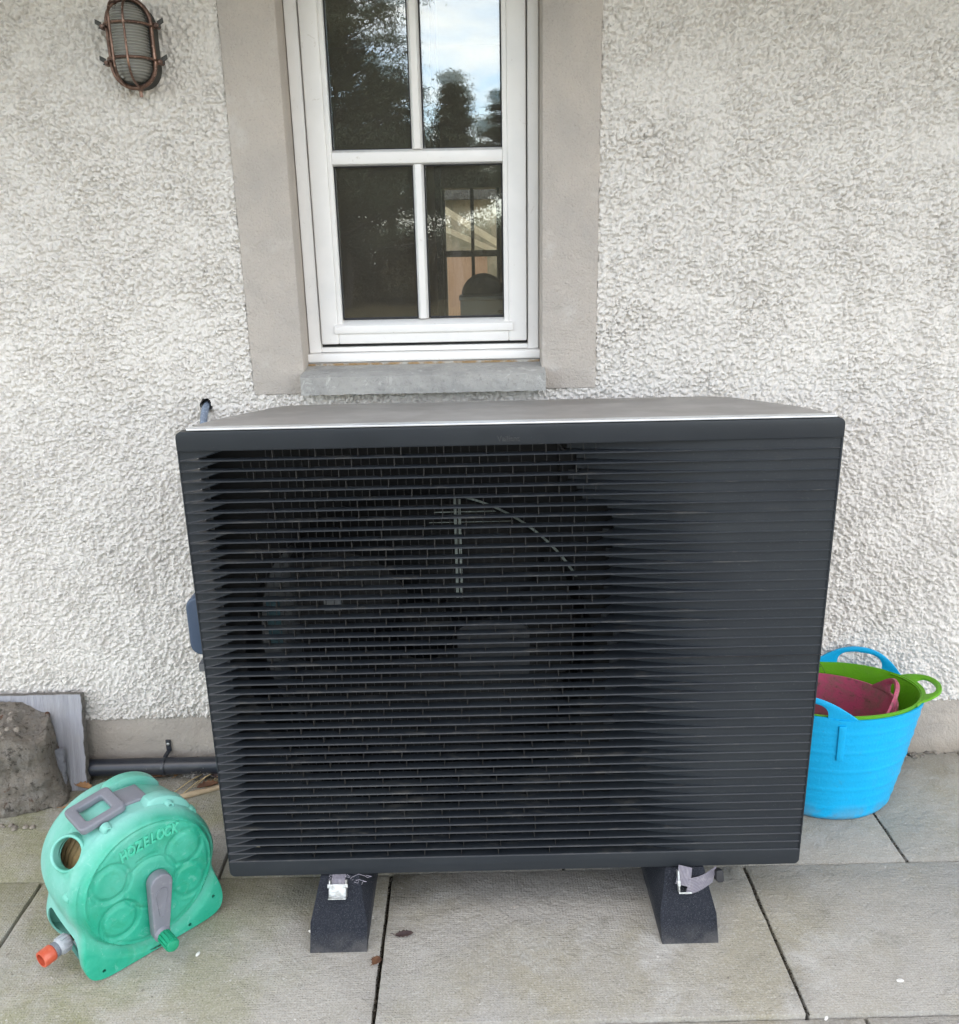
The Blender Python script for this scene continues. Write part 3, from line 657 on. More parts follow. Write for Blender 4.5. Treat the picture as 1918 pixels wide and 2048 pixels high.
# louvre blades : each row is a lip, a ledge that deepens towards the opening and a back wall
rnd = random.Random(7)
vs = []; fs = []
def addv(p): vs.append(p); return len(vs)-1
XL, XR = -.5480, .5470
for k in range(NR+1):
    L = Z0+PT*k; U = L+PT
    jr = rnd.uniform(-.006, .006)
    f = k/NR
    xo_l = -.468+rnd.uniform(-.006, .006)-.010*math.sin(PI*f)
    xo_r = .165+.008*math.sin(k*2.1)+rnd.uniform(-.012, .008)+(.03*(1-f))
    if k >= NR-6: xo_r -= .05
    xw_r = .40+.02*math.sin(k*1.7)
    D = .0185; lz = .0010
    dep = lambda t: .0026+.0215*t**1.7
    # lip and ledge right across
    xsx = [XL+(XR-XL)*i/60 for i in range(61)]; cols = []
    for x in xsx:
        e = .0022 if (x < XL+.002 or x > XR-.002) else 0
        t_ = max(0, min(1, (xw_r-x)/(xw_r-xo_r))); d = D if x < xo_r-.001 else .0030+.036*t_**1.9+.0006
        cols.append([addv(p) for p in ((x, .0002, L-lz), (x, .0000, L-.0006), (x, .0018, L+lz*.9), (x, d, L+lz-.0002), (x, d, L-lz))])
    for A, B in zip(cols[:-1], cols[1:]):
        for q in range(5): fs.append((A[q], B[q], B[(q+1) % 5], A[(q+1) % 5]))
    fs.append(tuple(cols[0])); fs.append(tuple(cols[-1][::-1]))
    if k == NR: continue
    # left flap: hangs from the upper lip, its lower edge rises and draws back
    cols = []; nl = 22
    for i in range(nl+1):
        t = i/nl; x = XL+(xo_l-XL)*t; g_ = min(1, t**1.55)
        z0_ = L+lz*.6+(PT-lz*1.8)*g_; c0 = .0030+.0135*t**1.3; zt_ = U-lz-.0001
        c1 = .0030+.0125*t**1.6
        zm = (z0_*.45+zt_*.55); cm_ = c0*.5+c1*.5+.002*t
        cols.append([addv(p) for p in ((x, c0+.0012, z0_-.0003), (x, c0-.0013, z0_+.0001), (x, c0, z0_+.0015), (x, cm_, max(zm, z0_+.0012)), (x, c1, max(zt_, z0_+.0013)), (x, c1+.0012, max(zt_, z0_+.0013)))])
    for A, B in zip(cols[:-1], cols[1:]):
        for q in range(6): fs.append((A[q], B[q], B[(q+1) % 6], A[(q+1) % 6]))
    fs.append(tuple(cols[0])); fs.append(tuple(cols[-1][::-1]))
    # right part: the surface leans back from the lower lip, more and more towards the opening
    cols = []; nr_ = 36
    xs3 = [xo_r+(xw_r-xo_r)*i/nr_ for i in range(nr_+1)]+[xw_r+(XR-xw_r)*i/5 for i in range(1, 6)]
    for x in xs3:
        t = max(0, min(1, (xw_r-x)/(xw_r-xo_r))); c = .0026+.036*t**1.9; zt_ = U-lz-.0001; zb_ = L+lz-.0003
        cols.append([addv(p) for p in ((x, c, zb_), (x, c+.0002, (zb_+zt_)/2), (x, c, zt_), (x, c+.0012, zt_), (x, c+.0014, (zb_+zt_)/2), (x, c+.0012, zb_))])
    for A, B in zip(cols[:-1], cols[1:]):
        for q in range(6): fs.append((A[q], B[q], B[(q+1) % 6], A[(q+1) % 6]))
    fs.append(tuple(cols[0])); fs.append(tuple(cols[-1][::-1]))
mb = MB(); mb.v = vs; mb.f = fs
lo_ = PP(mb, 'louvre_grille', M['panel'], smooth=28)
# guard bars behind and between the blades
mb = MB(); rnd = random.Random(9)
for k in range(NR):
    L = Z0+PT*k; x = -.452+rnd.uniform(0, .05); nxt = 0; cnt = rnd.randint(0, 4); sp = .0142
    while x < .145:
        if cnt % 5 == 0: mb.box(x-.0006, x+.0006, .006, .0185, L+.0012, L+PT-.0012)
        else: mb.box(x-.00045, x+.00045, .0188, .022, L-.001, L+PT*1.0)
        cnt += 1; x += sp if x < -.03 else .0212
PP(mb, 'guard_bars', M['guard'])
# fan shroud plate with round mouth
mb = MB(); n = 72; fc = (-.17, .535); FR = .325
vs = []; fs = []
for i in range(n):
    A = 2*PI*i/n; c, s_ = math.cos(A), math.sin(A)
    # ray to rectangle
    x0, x1, z0, z1 = -.525, .525, .135, .975
    tx = ((x1-fc[0])/c if c > 0 else (x0-fc[0])/c) if abs(c) > 1e-6 else 1e9
    tz = ((z1-fc[1])/s_ if s_ > 0 else (z0-fc[1])/s_) if abs(s_) > 1e-6 else 1e9
    t = min(tx, tz)
    vs += [(fc[0]+c*t, .066, fc[1]+s_*t), (fc[0]+c*(FR+.012), .066, fc[1]+s_*(FR+.012)), (fc[0]+c*FR, .072, fc[1]+s_*FR), (fc[0]+c*FR, .20, fc[1]+s_*FR)]
for i in range(n):
    j = (i+1) % n
    for q in range(3): fs.append((4*i+q, 4*j+q, 4*j+q+1, 4*i+q+1))
PP(mb.add(vs, fs), 'fan_shroud', M['fan'], smooth=30)
mb = MB(); vs = []; fs = []  # pale arc strip painting the highlight on the upper right of the shroud edge
for i in range(25):
    A = R(30+44*i/24)
    for dr in (-.0025, .0025): vs.append((fc[0]+math.cos(A)*(FR+.008+dr), .0655-.004*(dr > 0), fc[1]+math.sin(A)*(FR+.008+dr)))
for i in range(24): fs.append((2*i, 2*i+1, 2*i+3, 2*i+2))
PP(mb.add(vs, fs), 'rim_highlight', M['foil'], smooth=60)
fan = empty('fan'); fan.parent = hp; fan.matrix_parent_inverse = Matrix.Translation((0, -.2, 0)); fan.location = (fc[0], .235, fc[1])
MB().lathe([(0, -.03), (.05, -.028), (.062, -.015), (.064, .03)], 32, Matrix.Rotation(PI/2, 4, 'X'), caps=False).build('fan_hub', M['fan'], fan, smooth=40)
for b in range(3):
    vs = []; fs = []; nr, na = 8, 10
    for i in range(nr+1):
        for j in range(na+1):
            r_ = .06+(.305-.06)*i/nr; A = R(120*b-58)+R(70)*j/na*(.75+.25*i/nr)+R(22)*(i/nr)**2
            vs.append((r_*math.cos(A), -.035+.055*j/na, r_*math.sin(A)))
    for i in range(nr):
        for j in range(na): q = i*(na+1)+j; fs.append((q, q+1, q+na+2, q+na+1))
    MB().add(vs, fs).build('fan_blade', M['fan'], fan, smooth=60)
PP(MB().box(-.102, -.097, .17, .19, .62, .845).box(-.094, -.089, .17, .19, .62, .845), 'motor_bracket', M['foil'])
PP(MB().box(-.14, .0, .1775, .1785, .792, .794).box(-.15, .01, .1775, .1783, .772, .7732), 'bracket_wire', M['foil'])
PP(MB().box(-.455, -.430, .100, .103, .56, .66), 'rating_label', M['teal'])
PP(MB().box(-.355, -.322, .14, .144, .612, .640), 'wiring_plate', M['casing'])
PP(MB().prism(rr_poly(-.10, .035, .485, .60, .02), .085, .10, lambda u, v, a: (u, a, v)), 'motor_cover', M['cover_dark'], smooth=30)
PP(MB().box(.085, .150, .056, .064, .86, .9625).box(.155, .185, .050, .060, .85, .962), 'mounting_bracket', M['fan'], bevel=.002)
PP(MB().tube([(.098+.012*math.cos(t), .054, .950+.012*math.sin(t)) for t in [2*PI*i/16 for i in range(16)]], .003, 6, True), 'screw_boss', M['gasket'], smooth=50)
# casing
mb = MB()
def lid_poly(d):   # plan outline
    P = [(-.532+d, .0225)]
    P += [(-.532+d, .055)]
    for i in range(9):
        t = i/8; P.append((-.532+d+.060*t**1.5+.0*t, .055+.235*t)) if i else None
    for i in range(1, 8):
        A = PI-PI/2*i/8; P.append((-.395+.077*math.cos(A)+d*.5, .290+.080*math.sin(A)-d))
    P.append((-.35, .372-d)); P.append((.36, .372-d))
    for i in range(1, 8):
        A = PI/2-PI/2*i/8; P.append((.400+.075*math.cos(A)-d*.5, .290+.080*math.sin(A)-d))
    for i in range(9):
        t = 1-i/8; P.append((.537-d-.060*t**1.5, .055+.235*t)) if i < 8 else None
    P += [(.537-d, .055), (.537-d, .0225)]
    return P
def lidz(y): return .9985-.028*max(0, y-.02)/.35
pl = lid_poly(0); n = len(pl)
vs = [(x, y, lidz(y)-.014) for x, y in pl]+[(x, y, lidz(y)-.0035) for x, y in pl]+[(x*.994, y*.99+.0008, lidz(y)) for x, y in pl]
vs.append((0, .2, lidz(.2))); c_ = len(vs)-1
fs = [(i, (i+1) % n, n+(i+1) % n, n+i) for i in range(n)]+[(n+i, n+(i+1) % n, 2*n+(i+1) % n, 2*n+i) for i in range(n)]+[tuple(2*n+i for i in range(n))]
vs = vs[:-1]
PP(MB().add(vs, fs), 'lid', M['lid'], smooth=40)
PP(MB().box(-.531, .536, .0005, .0222, .9962, .9995), 'lid_trim', M['trim'], bevel=.0012, seg=3)
pl = lid_poly(.008); n = len(pl)
vs = [(x, max(y, .026), .128) for x, y in pl]+[(x, max(y, .026), lidz(y)-.0142) for x, y in pl]
fs = [(i, (i+1) % n, n+(i+1) % n, n+i) for i in range(1, n-2)]+[(0, 1, n+1, n), (n-2, n-1, 2*n-1, 2*n-2)]
mb = MB().add(vs, fs); mb.box(-.50, .50, .03, .30, .126, .129)
PP(mb, 'casing', M['casing'], smooth=40)
PP(MB().box(-.44, .5, .30, .34, .14, .96), 'heat_exchanger', M['inner'])
PP(MB().box(.20, .21, .075, .30, .14, .96), 'partition', M['inner'])
PP(MB().prism(rr_poly(-.090, -.004, 0, .118, .022, (1, 0, 0, 1)), .10, .23, lambda u, v, a: (-.516+u, a, .543+v)), 'valve_cover', M['cover'], bevel=.005, seg=3)
PP(MB().box(-.58, -.527, .06, .10, .53, .545), 'cover_bracket', M['casing'])
for sx in (-1, 1):
    PP(MB().box(sx*.334-.02, sx*.334+.02, .03, .32, .1175, .1258), 'foot_rail', M['casing'])
# brand lettering and split line
def text_mesh(s, size, ext, mat, name, parent, mw, shear=0., bold=0., space=1.):
    cu = bpy.data.curves.new(name, 'FONT'); cu.body = s; cu.size = size; cu.extrude = ext; cu.shear = shear; cu.offset = bold
    cu.space_character = space; cu.align_x = 'CENTER'; cu.align_y = 'CENTER'; cu.bevel_depth = ext*.3; cu.resolution_u = 4
    to = bpy.data.objects.new(name, cu); C.objects.link(to); dg = bpy.context.evaluated_depsgraph_get(); dg.update()
    me = bpy.data.meshes.new_from_object(to.evaluated_get(dg)); bpy.data.objects.remove(to); me.materials.clear(); me.materials.append(mat)
    o = bpy.data.objects.new(name, me); C.objects.link(o); o.parent = parent; o.matrix_local = mw; return o
a = Mat('lettering_grey', (.034, .037, .04), .5); a.mix(a.noise(200, 3), (.016, .018, .021), .7); M['lett'] = a.m
text_mesh('Vaillant', .0125, .00035, M['lett'], 'lettering', hp, Matrix.Translation((-.004, -.2002, .972)) @ Matrix.Rotation(PI/2, 4, 'X'), bold=.0002)
PP(MB().box(.19, .5505, -.0009, .0035, .5665, .5677), 'split_line', M['gasket'])

# rubber feet, straps and buckles
def foot(x, label):
    o = empty('rubber_foot', (x, -.07, 0)); tag(o, label, 'support block', 'rubber blocks under the heat pump')
    secs = [(-.0535, 0), (-.0540, .048), (-.037, .1165), (.037, .1165), (.0540, .048), (.0535, 0)]
    mb = MB(); n = 30
    vs = []; m_ = len(secs)
    rnd = random.Random(int(x*1000))
    for i in range(n+1):
        y = .45*i/n
        for (u, v) in secs: vs.append((u+rnd.uniform(-.0005, .0005), max(y, .070*max(0, v-.012)/.1045+.0004*i), v))
    fs = [(i*m_+j, i*m_+(j+1) % m_, (i+1)*m_+(j+1) % m_, (i+1)*m_+j) for i in range(n) for j in range(m_)]+[tuple(range(m_)), tuple(n*m_+j for j in range(m_))]
    mb.add(vs, fs).build('body', M['rubber'], o, bevel=.0035, seg=3)
    MB().box(-.020, .020, .10, .41, .1166, .1174).build('rail_insert', M['zinc'], o)
    return o
foot(-.339, 'black rubber block under the left end of the heat pump')
foot(.329, 'black rubber block under the right end of the heat pump')
def ribbon(name, path, width, mat, parent, wdir, th=.0014):
    """flat strap along path; wdir(i) gives the width direction"""
    vs = []; n = len(path)
    for i, p in enumerate(path):
        p = Vector(p); w = Vector(wdir(i)).normalized()*width/2
        t = (Vector(path[min(i+1, n-1)])-Vector(path[max(i-1, 0)])).normalized(); nn = t.cross(w).normalized()*th/2
        vs += [p-w-nn, p+w-nn, p+w+nn, p-w+nn]
    fs = []
    for i in range(n-1):
        for j in range(4): fs.append((4*i+j, 4*i+(j+1) % 4, 4*i+4+(j+1) % 4, 4*i+4+j))
    fs += [(0, 1, 2, 3), (4*n-4, 4*n-3, 4*n-2, 4*n-1)]
    o = MB().add(vs, fs).build(name, mat, parent)
    me = o.data; uv = me.uv_layers.new(name='UVMap')
    for lp in me.loops:
        i = lp.vertex_index; uv.data[lp.index].uv = ((i % 4 in (1, 2))*1.0, (i//4)*.1)
    return o
# left: short webbing through a crumpled zinc clip
o = empty('webbing_strap', (-.340, -.0085, .104)); o.rotation_euler = (R(-31), 0, 0); tag(o, 'short grey strap in a zinc clip on the left rubber block', 'strap')
ribbon('webbing', [(0, .02, .024), (0, .004, .020), (0, -.008, .011), (0, -.012, .001)], .026, M['web'], o, lambda i: (1, 0, 0))
mb = MB(); q = .0016
mb.box(-.017, .017, -.0165, -.0145, -.022, .003).box(-.017, -.0145, -.0165, -.004, -.022, .010).box(.0145, .017, -.0165, -.004, -.022, .010)
mb.box(-.017, .017, -.024, -.0145, -.0235, -.0215).box(-.0195, -.010, -.0175, -.0155, -.004, .003).box(.010, .0195, -.0175, -.0155, -.004, .003)
b_ = mb.build('buckle', M['zinc'], o, bevel=.0006)
rnd = random.Random(5)
mb = MB()
for i in range(9):
    p = Vector((rnd.uniform(-.025, .035), rnd.uniform(-.008, .01), rnd.uniform(.002, .014))); pts = [p]
    for j in range(6): p = p+Vector((rnd.gauss(0, .006), rnd.gauss(0, .003), rnd.gauss(-.001, .004))); pts.append(p)
    mb.tube(pts, .00045, 4)
mb.build('frayed_threads', M['web'], o)
# right: folded webbing hanging sideways
o = empty('webbing_strap', (.316, -.012, .104)); o.rotation_euler = (R(-25), 0, 0); tag(o, 'folded grey ribbed strap hanging beside the right rubber block', 'strap')
ribbon('webbing', [(.012, -.006, .022), (.008, -.012, .008), (.002, -.016, -.010)], .026, M['web'], o, lambda i: (1, 0, -.25))
pp = []
for i in range(9):
    t = i/8; pp.append((.012+.058*t, -.016+.014*t+.008*math.sin(t*2.2), -.012+.016*t-.006*math.sin(t*PI)))
ribbon('webbing', pp, .030, M['web'], o, lambda i: (.35, .15, 1.0))
MB().box(-.006, -.003, -.020, -.008, -.022, .018).box(-.006, .018, -.022, -.020, -.024, -.021).box(-.008, -.002, -.022, -.019, -.010, .000).build('buckle', M['zinc'], o, bevel=.0006)
MB().prism(rr_poly(.070, .084, -.008, .014, .004), -.01, .012, lambda u, v, a: (u, a, v)).build('strap_end', M['gasket'], o, bevel=.001)

# ------------------------------------------------------------------ conduit through the wall
o = empty('braided_hose', (-.661, WY, .94)); tag(o, 'thin braided grey hose coming out of a hole in the render', 'hose')
MB().tube([(0, .13, .004), (0, .05, .005), (0, .012, .004), (0, -.012, -.004), (-.001, -.026, -.022), (-.002, -.033, -.048), (.0, -.037, -.09), (.01, -.04, -.16), (.03, -.045, -.25)], .0082, 12).build('tube', M['conduit'], o, smooth=60)
MB().lathe([(.0138, -.004), (.0145, .03), (.0145, .13)], 20, Matrix.Rotation(-PI/2, 4, 'X'), caps=False).build('hole_lining', M['gasket'], o, smooth=60)

# ------------------------------------------------------------------ pipe, clip
o = empty('drain_pipe', (-.9, .509, .0375)); tag(o, 'black plastic waste pipe running low along the plinth', 'pipe')
MB().lathe([(.0212, -.9), (.0212, .45)], 28, Matrix.Rotation(PI/2, 4, 'Y')).build('tube', M['pipe'], o, smooth=50)
mb = MB(); n = 24
sec = [(.0213, -.0042), (.0232, -.0042), (.0232, .0042), (.0213, .0042)]
vs = []; fs = []
for i in range(n):
    A = 2*PI*i/n
    for r_, x in sec: vs.append((x+.044, r_*math.cos(A), r_*math.sin(A)))
for i in range(n):
    j = (i+1) % n
    for q in range(4): fs.append((4*i+q, 4*i+(q+1) % 4, 4*j+(q+1) % 4, 4*j+q))
mb.add(vs, fs); mb.box(.039, .049, .008, .0395, .019, .024); mb.box(.039, .051, .034, .0392, .020, .052).box(.040, .050, -.004, .03, -.0265, -.0225)
cl = mb.build('pipe_clip', M['pipe'], o, bevel=.0007)
MB().lathe([(.0042, 0), (.0042, .0015), (.002, .0026)], 14, Matrix.Translation((.045, .0335, .042)) @ Matrix.Rotation(PI/2, 4, 'X')).build('screw_head', M['zinc'], cl, smooth=30)

# ------------------------------------------------------------------ bulkhead lamp
LX, LZ = -.7135, 1.664
lamp = empty('bulkhead_lamp', (LX, WY-.001, LZ)); tag(lamp, 'antique copper bulkhead lamp with ribbed glass and cage on the wall', 'lamp')
def capsule(a, h, y, n=40, shift=0.):
    P = []
    for i in range(n):
        A = 2*PI*i/n; P.append((a*math.cos(A), y, a*math.sin(A)+(h if math.sin(A) > 1e-6 else (-h if math.sin(A) < -1e-6 else 0))))
    out_ = []
    for i, p in enumerate(P):
        out_.append(p)
    return out_
def capring(a, h, n=14):
    P = []
    for i in range(n+1): A = PI*i/n; P.append((a*math.cos(A), h+a*math.sin(A)))
    for i in range(n+1): A = PI+PI*i/n; P.append((a*math.cos(A), -h+a*math.sin(A)))
    return P
def cap_loft(prof, h, n=14):
    """prof list of (radius, y)"""
    mb = MB(); rings = [[(x, y, z) for x, z in capring(r_, h, n)] for r_, y in prof]; m_ = len(rings[0])
    vs = [p for r_ in rings for p in r_]; fs = []
    for i in range(len(rings)-1):
        for j in range(m_): fs.append((i*m_+j, i*m_+(j+1) % m_, (i+1)*m_+(j+1) % m_, (i+1)*m_+j))
    fs.append(tuple(range(m_))); fs.append(tuple((len(rings)-1)*m_+j for j in range(m_-1, -1, -1)))
    return mb.add(vs, fs)
HS = .036
cap_loft([(.041, 0), (.041, -.010), (.037, -.016), (.036, -.034), (.040, -.036), (.043, -.040)], HS).build('base', M['lampback'], lamp, smooth=40)
mb = MB(); mb.tube([(x, -.044, z) for x, z in capring(.0425, HS)], .0042, 10, True); mb.build('rim', M['copper'], lamp, smooth=60)
gp = [(.0355, -.040), (.0350, -.052)]
for i in range(1, 9):
    A = PI/2*i/8; gp.append((max(.004, .0345*math.cos(A)), -.052-.036*math.sin(A)))
cap_loft(gp, HS).build('glass', M['lampglass'], lamp, smooth=60)
cap_loft([(.006, -.028), (.016, -.030), (.016, -.060), (.006, -.066)], .02).build('bulb', M['chip'], lamp, smooth=60)
mb = MB()
for sx in (-.012, .012) if False else (-.0195, .0075):
    pts = []
    for i in range(21):
        A = PI*i/20; zz = (HS+.040)*math.cos(A); dy = .0375*math.sqrt(max(0, 1-(max(0, abs(zz)-HS+.0)/.0445)**2))
        pts.append((sx, -.0455-dy*1.0, zz))
    w_h = math.sqrt(max(0, .0425**2-sx*sx))
    pts = []
    for i in range(25):
        t = -1+2*i/24; zz = t*(HS+w_h); k = 1-max(0, (abs(zz)-HS*.9)/(HS*.1+w_h))**2.4
        pts.append((sx, -.046-.0475*math.sqrt(max(0, k)), zz))
    mb.tube(pts, .0024, 8)
for sz in (.030, -.030):
    pts = []
    for i in range(17):
        A = PI*i/16; pts.append((.0435*math.cos(A), -.044-.0475*math.sin(A)**.8, sz))
    mb.tube(pts, .0027, 8)
mb.build('cage', M['copper'], lamp, smooth=60)
for sx, sz in ((-1, .032), (1, .032), (-1, -.032), (1, -.032)):
    mb = MB(); mb.tube([(sx*.040, -.038, sz), (sx*.051, -.036, sz+.001)], .0055, 8); mb.lathe([(.0055, -.006), (.0062, 0), (.0035, .009)], 12, Matrix.Translation((sx*.053, -.036, sz)) @ Matrix.Rotation(PI/2, 4, 'X'))
    lg = mb.build('lug', M['copper'], lamp, smooth=40)
    MB().prism([(-.003, -.002), (-.008, .011), (-.001, .012), (.003, .003), (.006, .006), (.007, -.001)], -.0015, .0015, lambda u, v, a, sx=sx, sz=sz: (sx*(.056+v*.9), -.040+a, sz-u*1.2+.004)).build('wing_nut', M['lampback'], lg, bevel=.0006)
MB().lathe([(.0035, -.008), (.0035, .004), (.006, .004), (.006, .008)], 12, Matrix.Translation((.003, -.03, -HS-.049))).build('bottom_screw', M['copper'], lamp, smooth=30)

# ------------------------------------------------------------------ hose reel
reel = empty('hose_reel', (-.7677, -.1297, 0), R(44.6)); tag(reel, 'faded green hose reel with grey crank on the paving, left of the heat pump', 'hose reel')
# local: x along the face, y depth into the body, z up
CXr, CZr = .119, .153
def outline(th, g=0.):
    """body outline radius in direction th from centre"""
    c, s_ = math.cos(th), math.sin(th)
    top = .1425-.008*max(0, s_)
    if s_ >= .0: r_ = top
    else:
        # below: blend to base rectangle
        xb = .140 if c > 0 else .141
        tz = CZr/(-s_); tx = xb/abs(c) if abs(c) > 1e-5 else 1e9
        r0 = min(tz, tx*1.0)
        # rounded corner
        p = 8; r0 = (tz**-p+tx**-p)**(-1/p)
        k = sstep(-s_, .0, .34); r_ = top*(1-k)+r0*k
        waist = -.009*math.exp(-((-s_-.40)/.16)**2); r_ += waist
    return r_-g
def front_h(x, z):
    """relief of the front face, positive = towards viewer"""
    dx, dz = x-CXr, z-CZr; r_ = math.hypot(dx, dz); h = 0
    h += .014*(1-sstep(r_, .120, .1290))
    h -= .0022*math.exp(-((r_-.1165)/.003)**2)
    h -= .0016*(sstep(r_, .047, .049)-sstep(r_, .051, .053))
    h += .0016*(1-sstep(r_, .040, .047))
    for A in (152, 27, 215, -28):
        q = math.hypot(dx-.080*math.cos(R(A)), dz-.080*math.sin(R(A)))
        h += -.0036*(sstep(q, .026, .034)*(1-sstep(q, .036, .041)))*(1.0-.35*math.cos(math.atan2(dz, dx)))+.0008*(1-sstep(q, .022, .032))
    for a0, a1, rr_ in ((70, 112, .056),):
        A = math.degrees(math.atan2(dz, dx))
        if a0 < A < a1: h -= .0018*math.exp(-((r_-rr_)/.003)**2)
    return h
NT, NF = 200, 70
vs = []; fs = []
ths = [2*PI*i/NT for i in range(NT)]
def foot_w(th): return sstep(-math.sin(th), .25, .75)
def ring(g, y0, yf):
    for th in ths:
        r_ = outline(th, g*(1-.75*foot_w(th))); x = CXr+r_*math.cos(th); z = max(.0015, CZr+r_*math.sin(th))
        y = y0*(1-foot_w(th))+yf*foot_w(th); vs.append((x, y, z))
# face rings from centre out
cidx = 0; vs.append((CXr, -front_h(CXr, CZr)+.012, CZr))
rings = []
for k in range(1, NF+1):
    f = k/NF; rings.append(len(vs))
    for th in ths:
        r_ = (outline(th, .009*(1-.55*foot_w(th))))*f; x = CXr+r_*math.cos(th); z = max(.0015, CZr+r_*math.sin(th))
        y = .012*(1-foot_w(th)*sstep(r_, .125, .15))-front_h(x, z); vs.append((x, y, z))
for (g, y0, yf) in ((.006, .016, .0), (.003, .022, .001), (.001, .029, .004), (.0005, .035, .010), (.0035, .0375, .018), (.0035, .044, .030), (.002, .055, .045), (.001, .075, .075), (.001, .105, .105), (.002, .135, .125), (.004, .150, .15), (.006, .162, .165), (.008, .172, .18), (.010, .180, .190), (.013, .190, .196), (.020, .197, .1985)):
    rings.append(len(vs)); ring(g, y0, yf)
for k in range(1, NT+1): pass
for th_i in range(NT): fs.append((cidx, rings[0]+th_i, rings[0]+(th_i+1) % NT))
for a_, b_ in zip(rings[:-1], rings[1:]):
    for i in range(NT): fs.append((a_+i, a_+(i+1) % NT, b_+(i+1) % NT, b_+i))
cb = len(vs); vs.append((CXr, .1985, CZr))
for i in range(NT): fs.append((rings[-1]+i, cb, rings[-1]+(i+1) % NT))
body = MB().add(vs, fs).build('housing', M['green'], reel, smooth=50)
md = body.modifiers.new('s', 'SOLIDIFY'); md.thickness = .0032; md.offset = -1
cut = MB()
qa = Vector((math.cos(R(142))*.86, -.50, math.sin(R(142))*.86)).normalized()
Q = Matrix.Translation((CXr+.1365*math.cos(R(142)), .074, CZr+.1365*math.sin(R(142)))) @ qa.to_track_quat('Z', 'Y').to_matrix().to_4x4()
cut.lathe([(.0285, -.04), (.0285, .05)], 40, Q)
cuto = cut.build('cut_a', M['green'])
cut2 = MB(); cut2.prism(rr_poly(.026, .182, .010, .080, .030, n=5), -.08, .035, lambda u, v, a: (a, u, v)).build('cut_b', M['green'])
cut2 = bpy.data.objects['cut_b']
cut3 = MB()
for (x, z) in ((.012, .020), (.235, .045), (.180, .012)): cut3.lathe([(.0034, -.02), (.0034, .02)], 14, Matrix.Translation((x, .0, z)) @ Matrix.Rotation(PI/2, 4, 'X'))
cut3 = cut3.build('cut_c', M['green'])
for ob in (cuto, cut2, cut3):
    ob.parent = reel
    b = body.modifiers.new('b', 'BOOLEAN'); b.operation = 'DIFFERENCE'; b.solver = 'EXACT'; b.object = ob
dg = bpy.context.evaluated_depsgraph_get(); dg.update()
nm = bpy.data.meshes.new_from_object(body.evaluated_get(dg)); body.modifiers.clear(); body.data = nm
nm.shade_smooth(); nm.set_sharp_from_angle(angle=R(42))
for ob in (cuto, cut2, cut3): bpy.data.objects.remove(ob)
# collar round the hose outlet, with its short spout
mb = MB(); mb.tube([Q @ Vector((.0305*math.cos(2*PI*i/36), .0305*math.sin(2*PI*i/36), .006)) for i in range(36)], .0032, 10, True)
mb.lathe([(.0365, -.030), (.0345, -.006), (.0325, .006), (.0285, .006), (.0285, -.012)], 36, Q, caps=False)
mb.build('outlet_collar', M['green'], reel, smooth=60)
for A, yy in ((112, .030), (170, .030), (60, .030), (36, .030)):
    c = Vector((CXr+.1335*math.cos(R(A)), yy, CZr+.1335*math.sin(R(A))))
    mb = MB(); mb.lathe([(.0, -.004), (.0034, -.004), (.0040, .004), (.0075, .004), (.0095, -.002), (.0105, -.012)], 20, Matrix.Translation(c) @ Matrix.Rotation(PI/2, 4, 'X'), caps=False)
    mb.build('screw_boss', M['green'], reel, smooth=40)
# hose coil and drum inside
mb = MB(); pts = []
for i in range(160):
    A = i*2*PI/26; pts.append((CXr+.100*math.cos(A), .062+.10*(i/160), CZr+.100*math.sin(A)))
mb.tube(pts, .0085, 8); mb.build('coiled_hose', M['hose'], reel, smooth=60)
mb = MB(); mb.lathe([(.122, -.002), (.122, .002)], 48, Matrix.Translation((CXr, .050, CZr)) @ Matrix.Rotation(PI/2, 4, 'X')); mb.lathe([(.09, -.05), (.09, .05)], 48, Matrix.Translation((CXr, .10, CZr)) @ Matrix.Rotation(PI/2, 4, 'X'))
mb.build('drum', M['grey'], reel, smooth=40)
# raised cradle for the carry handle
def arc_block(a0, a1, y0, y1, r0, r1, n=12):
    mb = MB(); vs = []; fs = []
    for i in range(n+1):
        A = R(a0+(a1-a0)*i/n); k = math.sin(PI*i/n)**.35 if 0 < i < n else 0
        for (r_, y) in ((r0, y0), (r0, y1), (r0+(r1-r0)*k, y1-.003), (r0+(r1-r0)*k, y0+.003)): vs.append((CXr+r_*math.cos(A), y, CZr+r_*math.sin(A)))
    for i in range(n):
        for q in range(4): fs.append((4*i+q, 4*i+(q+1) % 4, 4*i+4+(q+1) % 4, 4*i+4+q))
    fs += [(0, 1, 2, 3), (4*n, 4*n+1, 4*n+2, 4*n+3)]
    return mb.add(vs, fs)
arc_block(36, 80, .034, .066, .130, .150).build('handle_cradle', M['green'], reel, bevel=.005, seg=3)
arc_block(44, 96, .128, .158, .126, .150).build('handle_cradle', M['green'], reel, bevel=.005, seg=3)
